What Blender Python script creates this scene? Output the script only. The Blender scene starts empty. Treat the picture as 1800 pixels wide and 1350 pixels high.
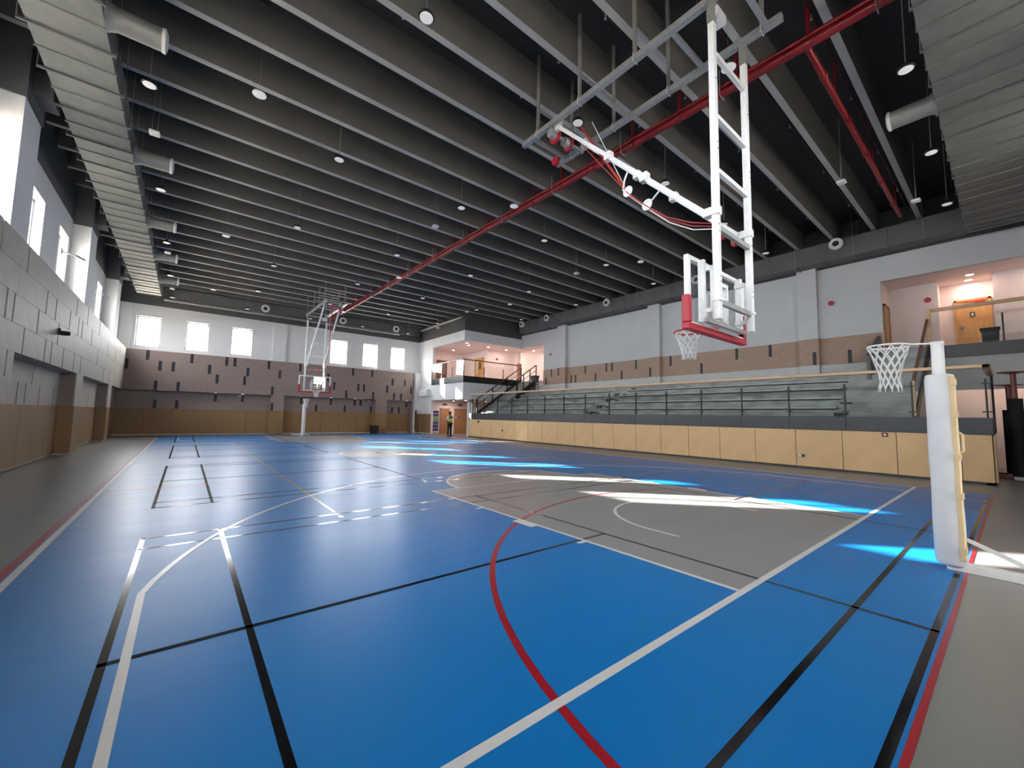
import bpy, bmesh, math, random
from mathutils import Vector, Matrix
random.seed(7)
scene = bpy.context.scene
C = scene.collection

# ------------------------------------------------------------------ camera
YAW, PITCH, ROLL, FPX = 0.67768, 0.08056, 0.01898, 710.52
cam_d = bpy.data.cameras.new('camera'); cam = bpy.data.objects.new('camera', cam_d); C.objects.link(cam)
cam_d.sensor_fit = 'HORIZONTAL'; cam_d.sensor_width = 36.0; cam_d.lens = FPX / 1800 * 36.0
cam_d.clip_start = 0.05; cam_d.clip_end = 500
fw = Vector((math.sin(YAW)*math.cos(PITCH), math.cos(YAW)*math.cos(PITCH), math.sin(PITCH)))
r0 = Vector((math.cos(YAW), -math.sin(YAW), 0)); u0 = r0.cross(fw)
rt = math.cos(ROLL)*r0 + math.sin(ROLL)*u0; up = -math.sin(ROLL)*r0 + math.cos(ROLL)*u0
cam.matrix_world = Matrix(((rt.x, up.x, -fw.x, -6.392), (rt.y, up.y, -fw.y, -1.627), (rt.z, up.z, -fw.z, 1.5186), (0, 0, 0, 1)))
scene.camera = cam

# ------------------------------------------------------------------ world, sun, exposure
SKY = 42.0
world = bpy.data.worlds.new('world'); scene.world = world; world.use_nodes = True
bg = world.node_tree.nodes['Background']; bg.inputs[0].default_value = (0.97, 0.975, 0.98, 1); bg.inputs[1].default_value = SKY
sun_d = bpy.data.lights.new('sun', 'SUN'); sun_d.energy = 68.0; sun_d.angle = math.radians(0.6); sun_d.color = (1.0, 0.93, 0.82)
sun = bpy.data.objects.new('sun', sun_d); C.objects.link(sun)
sun.rotation_euler = Vector((1.863, -1.93, -1.0)).to_track_quat('-Z', 'Y').to_euler(); sun.location = (-30, 40, 25)
vs = scene.view_settings
scene.display_settings.display_device = 'sRGB'
vs.view_transform = 'Standard'; vs.look = 'None'; vs.gamma = 1.0; vs.use_curve_mapping = False; vs.exposure = 0.0

# ------------------------------------------------------------------ materials
MATS = {}
def mat(name, col, rough=0.6, metal=0.0, var=0.06, scale=6.0, bump=0.0, bscale=80.0, emit=None, estr=0.0, spec=0.5, stretch=(1, 1, 1), coat=0.0):
    m = bpy.data.materials.new(name); m.use_nodes = True; nt = m.node_tree; b = nt.nodes['Principled BSDF']
    b.inputs['Roughness'].default_value = rough; b.inputs['Metallic'].default_value = metal
    b.inputs['Specular IOR Level'].default_value = spec; b.inputs['Coat Weight'].default_value = coat
    tc = nt.nodes.new('ShaderNodeTexCoord'); mp = nt.nodes.new('ShaderNodeMapping'); mp.inputs['Scale'].default_value = stretch
    nt.links.new(tc.outputs['Object'], mp.inputs[0])
    nz = nt.nodes.new('ShaderNodeTexNoise'); nz.inputs['Scale'].default_value = scale; nz.inputs['Detail'].default_value = 4
    nt.links.new(mp.outputs[0], nz.inputs['Vector'])
    rp = nt.nodes.new('ShaderNodeValToRGB')
    c = Vector(col)
    rp.color_ramp.elements[0].position = 0.3; rp.color_ramp.elements[1].position = 0.7
    rp.color_ramp.elements[0].color = (*(c*(1-var)), 1); rp.color_ramp.elements[1].color = (*[min(1, v) for v in c*(1+var)], 1)
    nt.links.new(nz.outputs[0], rp.inputs[0]); nt.links.new(rp.outputs[0], b.inputs['Base Color'])
    if bump:
        n2 = nt.nodes.new('ShaderNodeTexNoise'); n2.inputs['Scale'].default_value = bscale; nt.links.new(mp.outputs[0], n2.inputs['Vector'])
        bp = nt.nodes.new('ShaderNodeBump'); bp.inputs['Strength'].default_value = bump; bp.inputs['Distance'].default_value = 0.01
        nt.links.new(n2.outputs[0], bp.inputs['Height']); nt.links.new(bp.outputs[0], b.inputs['Normal'])
    if emit:
        b.inputs['Emission Color'].default_value = (*emit, 1); b.inputs['Emission Strength'].default_value = estr
    MATS[name] = m; return m
def grooved(name, col, axis, pitch=0.05, rough=0.5, depth=0.35, spec=0.5):
    m = mat(name, col, rough, var=0.07, scale=3, spec=spec); nt = m.node_tree; b = nt.nodes['Principled BSDF']
    geo = nt.nodes.new('ShaderNodeNewGeometry'); sx = nt.nodes.new('ShaderNodeSeparateXYZ'); nt.links.new(geo.outputs['Position'], sx.inputs[0])
    mt = nt.nodes.new('ShaderNodeMath'); mt.operation = 'MULTIPLY'; mt.inputs[1].default_value = 1.0/pitch; nt.links.new(sx.outputs[axis], mt.inputs[0])
    fr = nt.nodes.new('ShaderNodeMath'); fr.operation = 'FRACT'; nt.links.new(mt.outputs[0], fr.inputs[0])
    gt = nt.nodes.new('ShaderNodeMath'); gt.operation = 'GREATER_THAN'; gt.inputs[1].default_value = 0.15; nt.links.new(fr.outputs[0], gt.inputs[0])
    bp = nt.nodes.new('ShaderNodeBump'); bp.inputs['Strength'].default_value = depth; bp.inputs['Distance'].default_value = 0.006
    nt.links.new(gt.outputs[0], bp.inputs['Height']); nt.links.new(bp.outputs[0], b.inputs['Normal'])
    return m
def wood(name, col, rough=0.4, stretch=(1, 1, 0.08), var=0.18, scale=14):
    return mat(name, col, rough, var=var, scale=scale, stretch=stretch)
def glass(name, tint=(0.93, 0.96, 0.95), refl=0.10):
    m = bpy.data.materials.new(name); m.use_nodes = True; nt = m.node_tree; nt.nodes.remove(nt.nodes['Principled BSDF'])
    out = nt.nodes['Material Output']; tr = nt.nodes.new('ShaderNodeBsdfTransparent'); tr.inputs[0].default_value = (*tint, 1)
    gl = nt.nodes.new('ShaderNodeBsdfGlossy'); gl.inputs['Roughness'].default_value = 0.02
    ge = nt.nodes.new('ShaderNodeNewGeometry'); dt = nt.nodes.new('ShaderNodeVectorMath'); dt.operation = 'DOT_PRODUCT'
    nt.links.new(ge.outputs['Normal'], dt.inputs[0]); nt.links.new(ge.outputs['Incoming'], dt.inputs[1])
    ab = nt.nodes.new('ShaderNodeMath'); ab.operation = 'ABSOLUTE'; nt.links.new(dt.outputs['Value'], ab.inputs[0])
    om = nt.nodes.new('ShaderNodeMath'); om.operation = 'SUBTRACT'; om.inputs[0].default_value = 1.0; nt.links.new(ab.outputs[0], om.inputs[1])
    pw = nt.nodes.new('ShaderNodeMath'); pw.operation = 'POWER'; pw.inputs[1].default_value = 5.0; nt.links.new(om.outputs[0], pw.inputs[0])
    mu = nt.nodes.new('ShaderNodeMath'); mu.operation = 'MULTIPLY_ADD'; mu.inputs[1].default_value = 0.6; mu.inputs[2].default_value = refl*0.3
    nt.links.new(pw.outputs[0], mu.inputs[0])
    mx = nt.nodes.new('ShaderNodeMixShader'); nt.links.new(mu.outputs[0], mx.inputs[0]); nt.links.new(tr.outputs[0], mx.inputs[1]); nt.links.new(gl.outputs[0], mx.inputs[2])
    nt.links.new(mx.outputs[0], out.inputs[0]); MATS[name] = m; return m

def floor_mat(name, col, rough, var, streak=0.022):
    m = mat(name, col, rough, var=var, scale=0.35); nt = m.node_tree; b = nt.nodes['Principled BSDF']
    tc = nt.nodes.new('ShaderNodeTexCoord'); mp = nt.nodes.new('ShaderNodeMapping'); mp.inputs['Scale'].default_value = (0.35, 2.4, 1)
    nz = nt.nodes.new('ShaderNodeTexNoise'); nz.inputs['Scale'].default_value = 1.6; nz.inputs['Detail'].default_value = 6
    nt.links.new(tc.outputs['Object'], mp.inputs[0]); nt.links.new(mp.outputs[0], nz.inputs['Vector'])
    mr = nt.nodes.new('ShaderNodeMapRange'); mr.inputs['From Min'].default_value = 0.3; mr.inputs['From Max'].default_value = 0.7
    mr.inputs['To Min'].default_value = rough-streak; mr.inputs['To Max'].default_value = rough+streak
    nt.links.new(nz.outputs[0], mr.inputs['Value']); nt.links.new(mr.outputs[0], b.inputs['Roughness'])
    bp = nt.nodes.new('ShaderNodeBump'); bp.inputs['Strength'].default_value = 0.07; bp.inputs['Distance'].default_value = 0.02
    nt.links.new(nz.outputs[0], bp.inputs['Height']); nt.links.new(bp.outputs[0], b.inputs['Normal'])
    b.inputs['Specular IOR Level'].default_value = 0.36
    return m
floor_mat('floor_grey', (0.19, 0.192, 0.184), 0.34, 0.08)
floor_mat('floor_blue', (0.002, 0.155, 0.455), 0.36, 0.05)
floor_mat('key_grey', (0.245, 0.245, 0.245), 0.34, 0.05)
mat('line_white', (0.66, 0.65, 0.635), 0.30, var=0.03)
mat('line_black', (0.004, 0.004, 0.005), 0.13, var=0.02, spec=0.4)
mat('line_red', (0.30, 0.008, 0.018), 0.28, var=0.05)
mat('line_yellow', (0.24, 0.19, 0.045), 0.28, var=0.05)
mat('white_wall', (0.74, 0.74, 0.735), 0.8, var=0.03, scale=1.2)
mat('wall_offwhite', (0.56, 0.565, 0.565), 0.8, var=0.03, scale=1.2)
mat('pink_wall', (0.78, 0.69, 0.66), 0.8, var=0.02, scale=1.2)
mat('grey_paint', (0.075, 0.076, 0.075), 0.7, var=0.06, scale=1.0)
mat('soffit_floorlit', (0.40, 0.40, 0.39), 0.6, var=0.08, scale=1.2)  # lighter than the beams: floor bounce put into the colour
mat('beam_paint', (0.125, 0.122, 0.112), 0.7, var=0.08, scale=1.2)
mat('deck_shaded', (0.035, 0.035, 0.035), 0.8, var=0.08, scale=1.2)  # darker than the beams: shade between them put into the colour
mat('duct_metal', (0.155, 0.165, 0.16), 0.55, 0.25, var=0.10, scale=4, bump=0.05, bscale=120)
mat('duct_dark', (0.12, 0.121, 0.121), 0.55, 0.1, var=0.08, scale=2)
mat('drum_metal', (0.27, 0.27, 0.255), 0.5, 0.3, var=0.08)
mat('pad_tan_shaded', (0.27, 0.16, 0.070), 0.55, var=0.05, scale=2.0, bump=0.05, bscale=200)  # the tan padding again, with wall and niche shade put into the colour
mat('pad_tan', (0.70, 0.46, 0.235), 0.55, var=0.05, scale=2.0, bump=0.05, bscale=200)
grooved('panel_sheen', (0.44, 0.405, 0.345), 1, 0.055, 0.6, spec=0.25)  # same panels as elsewhere, grazing window sheen put into the colour
grooved('panel_brown_x', (0.25, 0.185, 0.165), 0, 0.045, 0.45)
grooved('panel_brown_y', (0.38, 0.255, 0.18), 1, 0.060, 0.55)
mat('slot_dark', (0.012, 0.012, 0.020), 0.5, var=0.1)
mat('frame_alu', (0.36, 0.38, 0.42), 0.4, 0.3)
glass('window_glass', (0.98, 0.99, 1.0), 0.05)
glass('rail_glass', (0.965, 0.985, 0.975), 0.08)
glass('board_glass', (0.94, 0.955, 0.96), 0.12)
mat('rail_wood', (0.62, 0.40, 0.225), 0.4, var=0.10, scale=8, stretch=(1, 0.1, 1))
wood('dark_wood', (0.16, 0.075, 0.04), 0.4)
wood('door_wood', (0.56, 0.30, 0.10), 0.42)
wood('door_brown', (0.36, 0.19, 0.09), 0.45)
mat('black_steel', (0.010, 0.010, 0.011), 0.45, var=0.1)
mat('fascia_dark', (0.050, 0.053, 0.058), 0.4, var=0.06, scale=2)
mat('stone_light', (0.42, 0.43, 0.42), 0.4, var=0.3, scale=5, stretch=(1, 0.25, 1))
mat('stone_grey', (0.25, 0.262, 0.255), 0.36, var=0.40, scale=5, stretch=(1, 0.25, 1), bump=0.08, bscale=30)
mat('stone_dark', (0.055, 0.06, 0.058), 0.45, var=0.4, scale=5, stretch=(1, 0.25, 1))
mat('steel_white', (0.86, 0.86, 0.85), 0.38, var=0.05, scale=10)
mat('steel_galv', (0.40, 0.42, 0.44), 0.42, 0.5, var=0.15, scale=20)
mat('steel_grey', (0.30, 0.30, 0.29), 0.45, 0.4, var=0.1)
mat('red_pad', (0.40, 0.008, 0.028), 0.45, var=0.05)
mat('red_pipe_dark', (0.075, 0.004, 0.008), 0.5)
mat('red_pipe', (0.20, 0.003, 0.009), 0.35, var=0.12, scale=3)
mat('red_orange', (0.50, 0.035, 0.02), 0.4)
mat('red_cable', (0.38, 0.05, 0.05), 0.5)
mat('net_white', (0.80, 0.80, 0.78), 0.8, var=0.04)
mat('vinyl_white', (0.76, 0.765, 0.78), 0.4, var=0.03, scale=5, bump=0.25, bscale=9, stretch=(1, 1, 3))
mat('vinyl_cream', (0.74, 0.57, 0.33), 0.5, var=0.06, scale=6)
mat('lens_white', (0.85, 0.85, 0.85), 0.3, emit=(1, 0.98, 0.95), estr=0.25)
mat('plastic_white', (0.82, 0.82, 0.80), 0.4)
mat('plastic_black', (0.012, 0.012, 0.012), 0.5)
mat('down_lens', (0.9, 0.9, 0.9), 0.4, emit=(1.0, 0.82, 0.68), estr=9.0)
mat('exit_sign', (0.02, 0.02, 0.02), 0.5)
mat('poster_purple', (0.06, 0.045, 0.13), 0.4, var=0.3, scale=4)
mat('poster_green', (0.22, 0.36, 0.20), 0.4, var=0.4, scale=6)
mat('poster_lilac', (0.42, 0.40, 0.62), 0.4)
mat('skin', (0.16, 0.085, 0.055), 0.5)
mat('hair', (0.008, 0.007, 0.006), 0.6)
mat('cloth_white', (0.70, 0.70, 0.66), 0.8)
mat('cloth_black', (0.010, 0.010, 0.012), 0.8)
mat('vest_yellow', (0.55, 0.66, 0.06), 0.7)
mat('maroon', (0.20, 0.05, 0.045), 0.35)
mat('sand_ground', (0.42, 0.36, 0.28), 0.9, var=0.15, scale=0.5)

# ------------------------------------------------------------------ mesh helpers
class MB:
    def __init__(s): s.v = []; s.f = []
    def add(s, vs_, fs):
        n = len(s.v); s.v += [tuple(v) for v in vs_]; s.f += [tuple(i+n for i in f) for f in fs]; return s
    def box(s, x0, x1, y0, y1, z0, z1):
        return s.add([(x0,y0,z0),(x1,y0,z0),(x1,y1,z0),(x0,y1,z0),(x0,y0,z1),(x1,y0,z1),(x1,y1,z1),(x0,y1,z1)],
                     [(0,3,2,1),(4,5,6,7),(0,1,5,4),(1,2,6,5),(2,3,7,6),(3,0,4,7)])
    def tube(s, pts, r, n=8, closed=False):
        pts = [Vector(p) for p in pts]; rings = []
        rr = r if isinstance(r, (list, tuple)) else [r]*len(pts)
        m = len(pts); ref = None
        for i, p in enumerate(pts):
            if closed: t = pts[(i+1) % m]-pts[i-1]
            else: t = pts[min(i+1, m-1)]-pts[max(i-1, 0)]
            t.normalize()
            if ref is None:
                ref = Vector((0,0,1)) if abs(t.z) < 0.9 else Vector((1,0,0))
            a = (ref - t*ref.dot(t))
            if a.length < 1e-4: a = t.orthogonal()
            a.normalize(); b = t.cross(a); ref = a
            rings.append([p + rr[i]*(math.cos(2*math.pi*(k+.5)/n)*a + math.sin(2*math.pi*(k+.5)/n)*b) for k in range(n)])
        vs_ = [q for rg in rings for q in rg]; fs = []
        for i in range(m if closed else m-1):
            j = (i+1) % m
            for k in range(n): fs.append((i*n+k, i*n+(k+1) % n, j*n+(k+1) % n, j*n+k))
        if not closed: fs += [tuple(range(n-1, -1, -1)), tuple((m-1)*n+k for k in range(n))]
        return s.add(vs_, fs)
    def bar(s, p, q, w, h=None):
        p = Vector(p); q = Vector(q); h = h or w; t = (q-p).normalized()
        ref = Vector((0,0,1)) if abs(t.z) < 0.95 else Vector((0,1,0))
        a = t.cross(ref).normalized()*w/2; b = a.cross(t).normalized()*h/2
        vs_ = [p-a-b, p+a-b, p+a+b, p-a+b, q-a-b, q+a-b, q+a+b, q-a+b]
        return s.add(vs_, [(0,3,2,1),(4,5,6,7),(0,1,5,4),(1,2,6,5),(2,3,7,6),(3,0,4,7)])
    def lathe(s, prof, c=(0,0,0), n=20, axis='z'):
        c = Vector(c); vs_ = []; fs = []
        for r, h in prof:
            for k in range(n):
                a = 2*math.pi*k/n; u, w = r*math.cos(a), r*math.sin(a)
                vs_.append(c + (Vector((u,w,h)) if axis == 'z' else Vector((h,u,w)) if axis == 'x' else Vector((w,h,u))))
        m = len(prof)
        for i in range(m-1):
            for k in range(n): fs.append((i*n+k, i*n+(k+1) % n, (i+1)*n+(k+1) % n, (i+1)*n+k))
        fs += [tuple(range(n-1,-1,-1)), tuple((m-1)*n+k for k in range(n))]
        return s.add(vs_, fs)
    def prism(s, poly, z0, z1):
        n = len(poly)
        return s.add([(x,y,z0) for x,y in poly]+[(x,y,z1) for x,y in poly],
                     [tuple(range(n-1,-1,-1)), tuple(range(n,2*n))]+[(i,(i+1)%n,n+(i+1)%n,n+i) for i in range(n)])
    def strip(s, pts, w, z0, z1, closed=False):
        # a flat ribbon of width w along a 2-D polyline
        n = len(pts); L = []; R = []
        for i in range(n):
            a = Vector(pts[i-1] if (i or closed) else pts[i]); b = Vector(pts[(i+1) % n] if (i < n-1 or closed) else pts[i])
            t = (b-a).normalized(); o = Vector((-t.y, t.x))*w/2; c = Vector(pts[i]); L.append(c+o); R.append(c-o)
        m = n if closed else n-1
        for i in range(m):
            j = (i+1) % n; s.prism([tuple(R[i]), tuple(R[j]), tuple(L[j]), tuple(L[i])], z0, z1)
        return s
WP = {}
def root_pos(o):
    return WP.get(o.name, Vector((0,0,0)))
def obj(name, mb, m, parent=None, smooth=False, bevel=0):
    off = root_pos(parent) if parent else Vector((0,0,0))
    me = bpy.data.meshes.new(name); me.from_pydata([Vector(v)-off for v in mb.v], [], mb.f)
    bm = bmesh.new(); bm.from_mesh(me)
    if bevel: bmesh.ops.bevel(bm, geom=bm.edges[:], offset=bevel, segments=1, affect='EDGES')
    bmesh.ops.recalc_face_normals(bm, faces=bm.faces); bm.to_mesh(me); bm.free()
    me.materials.append(MATS[m])
    if smooth:
        for p in me.polygons: p.use_smooth = True
        me.set_sharp_from_angle(angle=math.radians(40))
    o = bpy.data.objects.new(name, me); C.objects.link(o)
    if parent: o.parent = parent; WP[o.name] = off
    return o
BOXC = {}
def box(name, x0, x1, y0, y1, z0, z1, m, parent=None, bevel=0.0):
    """a box object whose mesh is shared by boxes of the same size, origin at its centre"""
    d = (round(x1-x0, 4), round(y1-y0, 4), round(z1-z0, 4)); key = (d, m, bevel)
    if key not in BOXC:
        mb = MB().box(-d[0]/2, d[0]/2, -d[1]/2, d[1]/2, -d[2]/2, d[2]/2)
        me = bpy.data.meshes.new(name); me.from_pydata(mb.v, [], mb.f)
        if bevel:
            bm = bmesh.new(); bm.from_mesh(me); bmesh.ops.bevel(bm, geom=bm.edges[:], offset=bevel, segments=1, affect='EDGES'); bm.to_mesh(me); bm.free()
        me.materials.append(MATS[m]); BOXC[key] = me
    o = bpy.data.objects.new(name, BOXC[key]); C.objects.link(o)
    c = Vector(((x0+x1)/2, (y0+y1)/2, (z0+z1)/2))
    if parent: o.parent = parent; o.location = c-root_pos(parent)
    else: o.location = c
    WP[o.name] = c
    return o
def tag(o, label, cat, group=None, kind=None):
    if label: o['label'] = label
    if cat: o['category'] = cat
    if group: o['group'] = group
    if kind: o['kind'] = kind
    return o
def thing(name, label, cat, loc=(0,0,0), group=None, rz=0):
    o = bpy.data.objects.new(name, None); o.empty_display_size = 0.2; C.objects.link(o); o.location = loc; o.rotation_euler = (0,0,rz)
    WP[o.name] = Vector(loc) if rz == 0 else Vector((0,0,0)); return tag(o, label, cat, group)
def struct(o, label=None):
    o['kind'] = 'structure'; o['category'] = o.name.split('_')[0].split('.')[0]
    if label: o['label'] = label
    return o
def copy_tree(o, parent=None):
    c = o.copy(); C.objects.link(c); c.parent = parent
    for ch in list(o.children): copy_tree(ch, c)
    return c
ORD = ['first','second','third','fourth','fifth','sixth','seventh','eighth','ninth','tenth','eleventh','twelfth','thirteenth','fourteenth','fifteenth','sixteenth','seventeenth','eighteenth']

# ------------------------------------------------------------------ hall dimensions (metres)
XL, XN, XW = -9.27, -9.63, -9.72       # left: panel face, niche wall, window wall
YF, YN, YW = 30.40, 30.72, 30.62       # far: panel face, niche wall, window wall
YL = 30.98
XR, XB = 14.6, 9.7                     # right wall, bleacher face
XM, YM = 9.15, 23.3                    # mezzanine corner
YB = -3.3                              # wall behind the camera
ZP, ZN, ZT, ZG, ZB, ZD = 1.6, 2.68, 5.05, 7.78, 9.0, 9.85   # pad top, niche top, panel top, grey band, beam soffit, deck
ROW = (ZT-ZN)/4

# ------------------------------------------------------------------ floor and its markings
ground = obj('ground', MB().box(-70, 80, -60, 110, -0.5, -0.31), 'sand_ground'); struct(ground, 'sandy ground outside the hall')
floor = obj('floor', MB().box(-10.1, 18.8, YB-0.3, 31.4, -0.3, 0.0), 'floor_grey'); struct(floor, 'grey vinyl sports floor around the blue court')
def fl(name, mb, m, label=None):
    o = obj(name, mb, m, floor)
    if label: o['label'] = label
    return o
fl('court_surface', MB().box(-7.62, 7.62, -1.25, 29.25, 0.0, 0.002), 'floor_blue', 'blue court surface')
def arc(cx, cy, r, a0, a1, n=40): return [(cx+r*math.cos(math.radians(a0+(a1-a0)*i/n)), cy+r*math.sin(math.radians(a0+(a1-a0)*i/n))) for i in range(n+1)]
Z1, Z2, Z3, Z4 = 0.003, 0.0036, 0.0042, 0.0048
for yb, s in ((0, 1), (28, -1)):
    fl('key_surface', MB().prism([(-2.45, yb), (2.45, yb), (2.45, yb+s*5.8), (1.8, yb+s*5.8)][:3]+[(1.8*math.cos(a), yb+s*(5.8+1.8*math.sin(a))) for a in [math.pi*i/32 for i in range(33)]]+[(-2.45, yb+s*5.8)], 0.0, Z1), 'key_grey', 'grey key area')
fl('centre_circle_surface', MB().prism(arc(0, 14, 1.8, 0, 354, 59), 0.0, Z1), 'key_grey', 'grey centre circle')
def line(m, pts, w, z, closed=False): return fl('court_line', MB().strip(pts, w, 0.0005, z, closed), m)
W5 = 0.05
# badminton, black
for y0 in (-1.20, 6.80, 15.10, 23.10):
    y1 = y0+6.1
    for y in (y0+.02, y0+.48, y1-.48, y1-.02): line('line_black', [(-6.7, y), (6.7, y)], .045, Z2)
    for x in (-6.68, -5.94, 5.94, 6.68): line('line_black', [(x, y0), (x, y1)], .045, Z2)
    for x in (-1.98, 1.98): line('line_black', [(x, y0), (x, y1)], .045, Z2)
    for s in (-1, 1): line('line_black', [(s*1.98, y0+3.05), (s*6.7, y0+3.05)], .045, Z2)
# netball, red
line('line_red', [(-7.58, -1.24), (7.58, -1.24), (7.58, 29.24), (-7.58, 29.24)], .075, Z3, True)
for y in (8.92, 19.08): line('line_red', [(-7.58, y), (7.58, y)], .05, Z2)
line('line_red', arc(0, -1.24, 4.9, 0, 180, 64), .055, Z3); line('line_red', arc(0, 29.24, 4.9, 180, 360, 64), .055, Z3)
line('line_black', arc(0, 14, .45, 0, 350, 35), .05, Z3, True)
# volleyball, yellow
line('line_yellow', [(-4.5, 5), (4.5, 5), (4.5, 23), (-4.5, 23)], .05, Z2, True)
for y in (11, 17): line('line_yellow', [(-4.5, y), (4.5, y)], .05, Z2)
line('line_white', [(-4.5, 4.62), (-4.5, 4.78)], .07, Z2)
# basketball, white
line('line_white', [(-7.525, -.025), (7.525, -.025)], .06, Z4); line('line_white', [(-7.525, 28.025), (7.525, 28.025)], .06, Z4)
line('line_white', [(-7.5, -.02), (-7.5, 28)], .06, Z4); line('line_white', [(7.5, -.02), (7.5, 28)], .06, Z4); line('line_white', [(-7.5, 14), (7.5, 14)], W5, Z4)
line('line_white', arc(0, 14, 1.8, 0, 354, 59), W5, Z4, True)
for yb, s in ((0, 1), (28, -1)):
    line('line_white', [(-2.425, yb), (-2.425, yb+s*5.775), (2.425, yb+s*5.775), (2.425, yb)], W5, Z4)
    line('line_white', arc(0, yb+s*5.8, 1.8, 0, s*180), W5, Z4)
    th = math.degrees(math.acos(6.6/6.75))
    line('line_white', [(6.575, yb), (6.575, yb+s*(1.575+1.4))]+arc(0, yb+s*1.575, 6.725, s*th, s*(180-th), 60)[1:-1]+[(-6.575, yb+s*(1.575+1.4)), (-6.575, yb)], W5, Z4)
    line('line_white', [(1.275, yb+s*1.2)]+arc(0, yb+s*1.575, 1.275, 0, s*180)+[(-1.275, yb+s*1.2)], W5, Z4)
    for sx in (-1, 1):
        for d, w in ((1.78, .06), (2.85, .40), (4.0, .06), (4.9, .06)):
            fl('lane_mark', MB().box(min(sx*2.45, sx*2.57), max(sx*2.45, sx*2.57), min(yb+s*(d-w/2), yb+s*(d+w/2)), max(yb+s*(d-w/2), yb+s*(d+w/2)), 0.0005, Z4), 'line_white')

# ------------------------------------------------------------------ shell
def wall_x(mb, xa, xb, y0, y1, z0, z1, holes):
    """wall slab between xa and xb, holes = [(ya, yb, za, zb)] with one common za, zb"""
    if not holes: return mb.box(xa, xb, y0, y1, z0, z1)
    za, zb = holes[0][2:]
    mb.box(xa, xb, y0, y1, z0, za); mb.box(xa, xb, y0, y1, zb, z1); y = y0
    for h in sorted(holes): mb.box(xa, xb, y, h[0], za, zb); y = h[1]
    return mb.box(xa, xb, y, y1, za, zb)
def wall_y(mb, ya, yb, x0, x1, z0, z1, holes):
    if not holes: return mb.box(x0, x1, ya, yb, z0, z1)
    za, zb = holes[0][2:]
    mb.box(x0, x1, ya, yb, z0, za); mb.box(x0, x1, ya, yb, zb, z1); x = x0
    for h in sorted(holes): mb.box(x, h[0], ya, yb, za, zb); x = h[1]
    return mb.box(x, x1, ya, yb, za, zb)
WZ = (5.27, 7.08)
LW = [(-1.0, .65), (2.35, 3.5), (6.0, 7.65), (9.25, 10.35), (13.0, 14.65), (16.35, 17.5), (19.9, 21.5), (23.2, 24.35), (26.8, 28.4)]
FW = [(-8.97, -7.84), (-6.67, -5.54), (-4.33, -3.17), (1.88, 3.06), (4.33, 5.40), (6.63, 7.77)]
NW_ADDED = [(-4.3, -3.15), (1.9, 3.05), (6.6, 7.75)]  # unseen near-wall windows, added to light surfaces facing the camera
TH = 0.34
wl = obj('wall_left', wall_x(MB(), XW-TH, XW, YB-.3, YW+TH, 0, ZG, [(a, b, *WZ) for a, b in LW]), 'white_wall'); struct(wl, 'white left wall with a row of high windows')
wf = obj('wall_far', wall_y(MB().box(XW-TH, XM+.1, YL, YL+.2, 0, ZN), YW, YW+TH, XW-TH, XM+.1, ZN, ZG, [(a, b, *WZ) for a, b in FW]), 'white_wall'); struct(wf, 'white far wall with six high windows')
wn = obj('wall_near', wall_y(MB(), YB-TH, YB, XW-TH, 18.8, 0, ZD+.3, [(a, b, *WZ) for a, b in NW_ADDED]), 'white_wall'); struct(wn, 'white wall behind the camera')
# grey bands under the roof
t = obj('trim_1', MB().box(XW-TH, XW, YB, YW+TH, ZG, ZD+.3), 'grey_paint'); struct(t, 'dark grey painted band above the left windows')
t = obj('trim_2', MB().box(XW, XM+.1, YW, YW+TH, ZG, ZD+.3), 'grey_paint'); struct(t, 'dark grey painted band above the far windows')
# lower block that carries the acoustic panels and the niches, left
NL = [(-2.4, 3.4), (4.6, 10.4), (11.5, 17.9), (19.05, 25.05), (26.2, YN)]
mb = MB().box(XW, XL-.03, YB, YN, ZN, ZT-.01)
prev = YB
for a, b in NL:
    if a > prev: mb.box(XW, XL-.03, prev, a, 0, ZN)
    mb.box(XW, XN-.03, a, b, 0, ZN); prev = b
obj('panel_backing', mb, 'panel_sheen', wl)
PIERS = [(-3.3, -2.4), (3.4, 4.6), (10.45, 11.55), (17.9, 19.0), (25.05, 26.15)]
for a, b in PIERS:
    box('pier', XW, XL-.005, a, b, ZT, 7.70, 'white_wall', wl)
    box('pier_head', XW, XL+.02, a-.05, b+.05, 7.70, ZB+.2, 'grey_paint', wl)
    box('beam_box', XL+.02, XL+.30, a+.25, b-.25, 7.95, 8.45, 'grey_paint', wl)
# far block
NF = [(-9.6, -1.85), (-1.05, 5.42), (6.35, 8.55)]
mb = MB().box(XW, 8.65, YF+.03, YW, ZN, ZT-.01); prev = XW
for a, b in NF:
    if a > prev: mb.box(prev, a, YF+.03, YL, 0, ZN)
    prev = b
mb.box(prev, 9.4, YF+.03, YL, 0, ZN)
obj('panel_backing', mb, 'panel_brown_x', wf)
for a, b in ((-1.93, -1.1), (5.42, 6.38)): box('pier', a, b, YF+.1, YW, ZT, ZG-.02, 'white_wall', wf)
box('pier', -9.72, -9.15, YF+.1, YW, ZT, ZG-.02, 'white_wall', wf)
box('column', 8.68, XM, 30.05, YW, 0, ZT, 'white_wall', wf)

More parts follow.
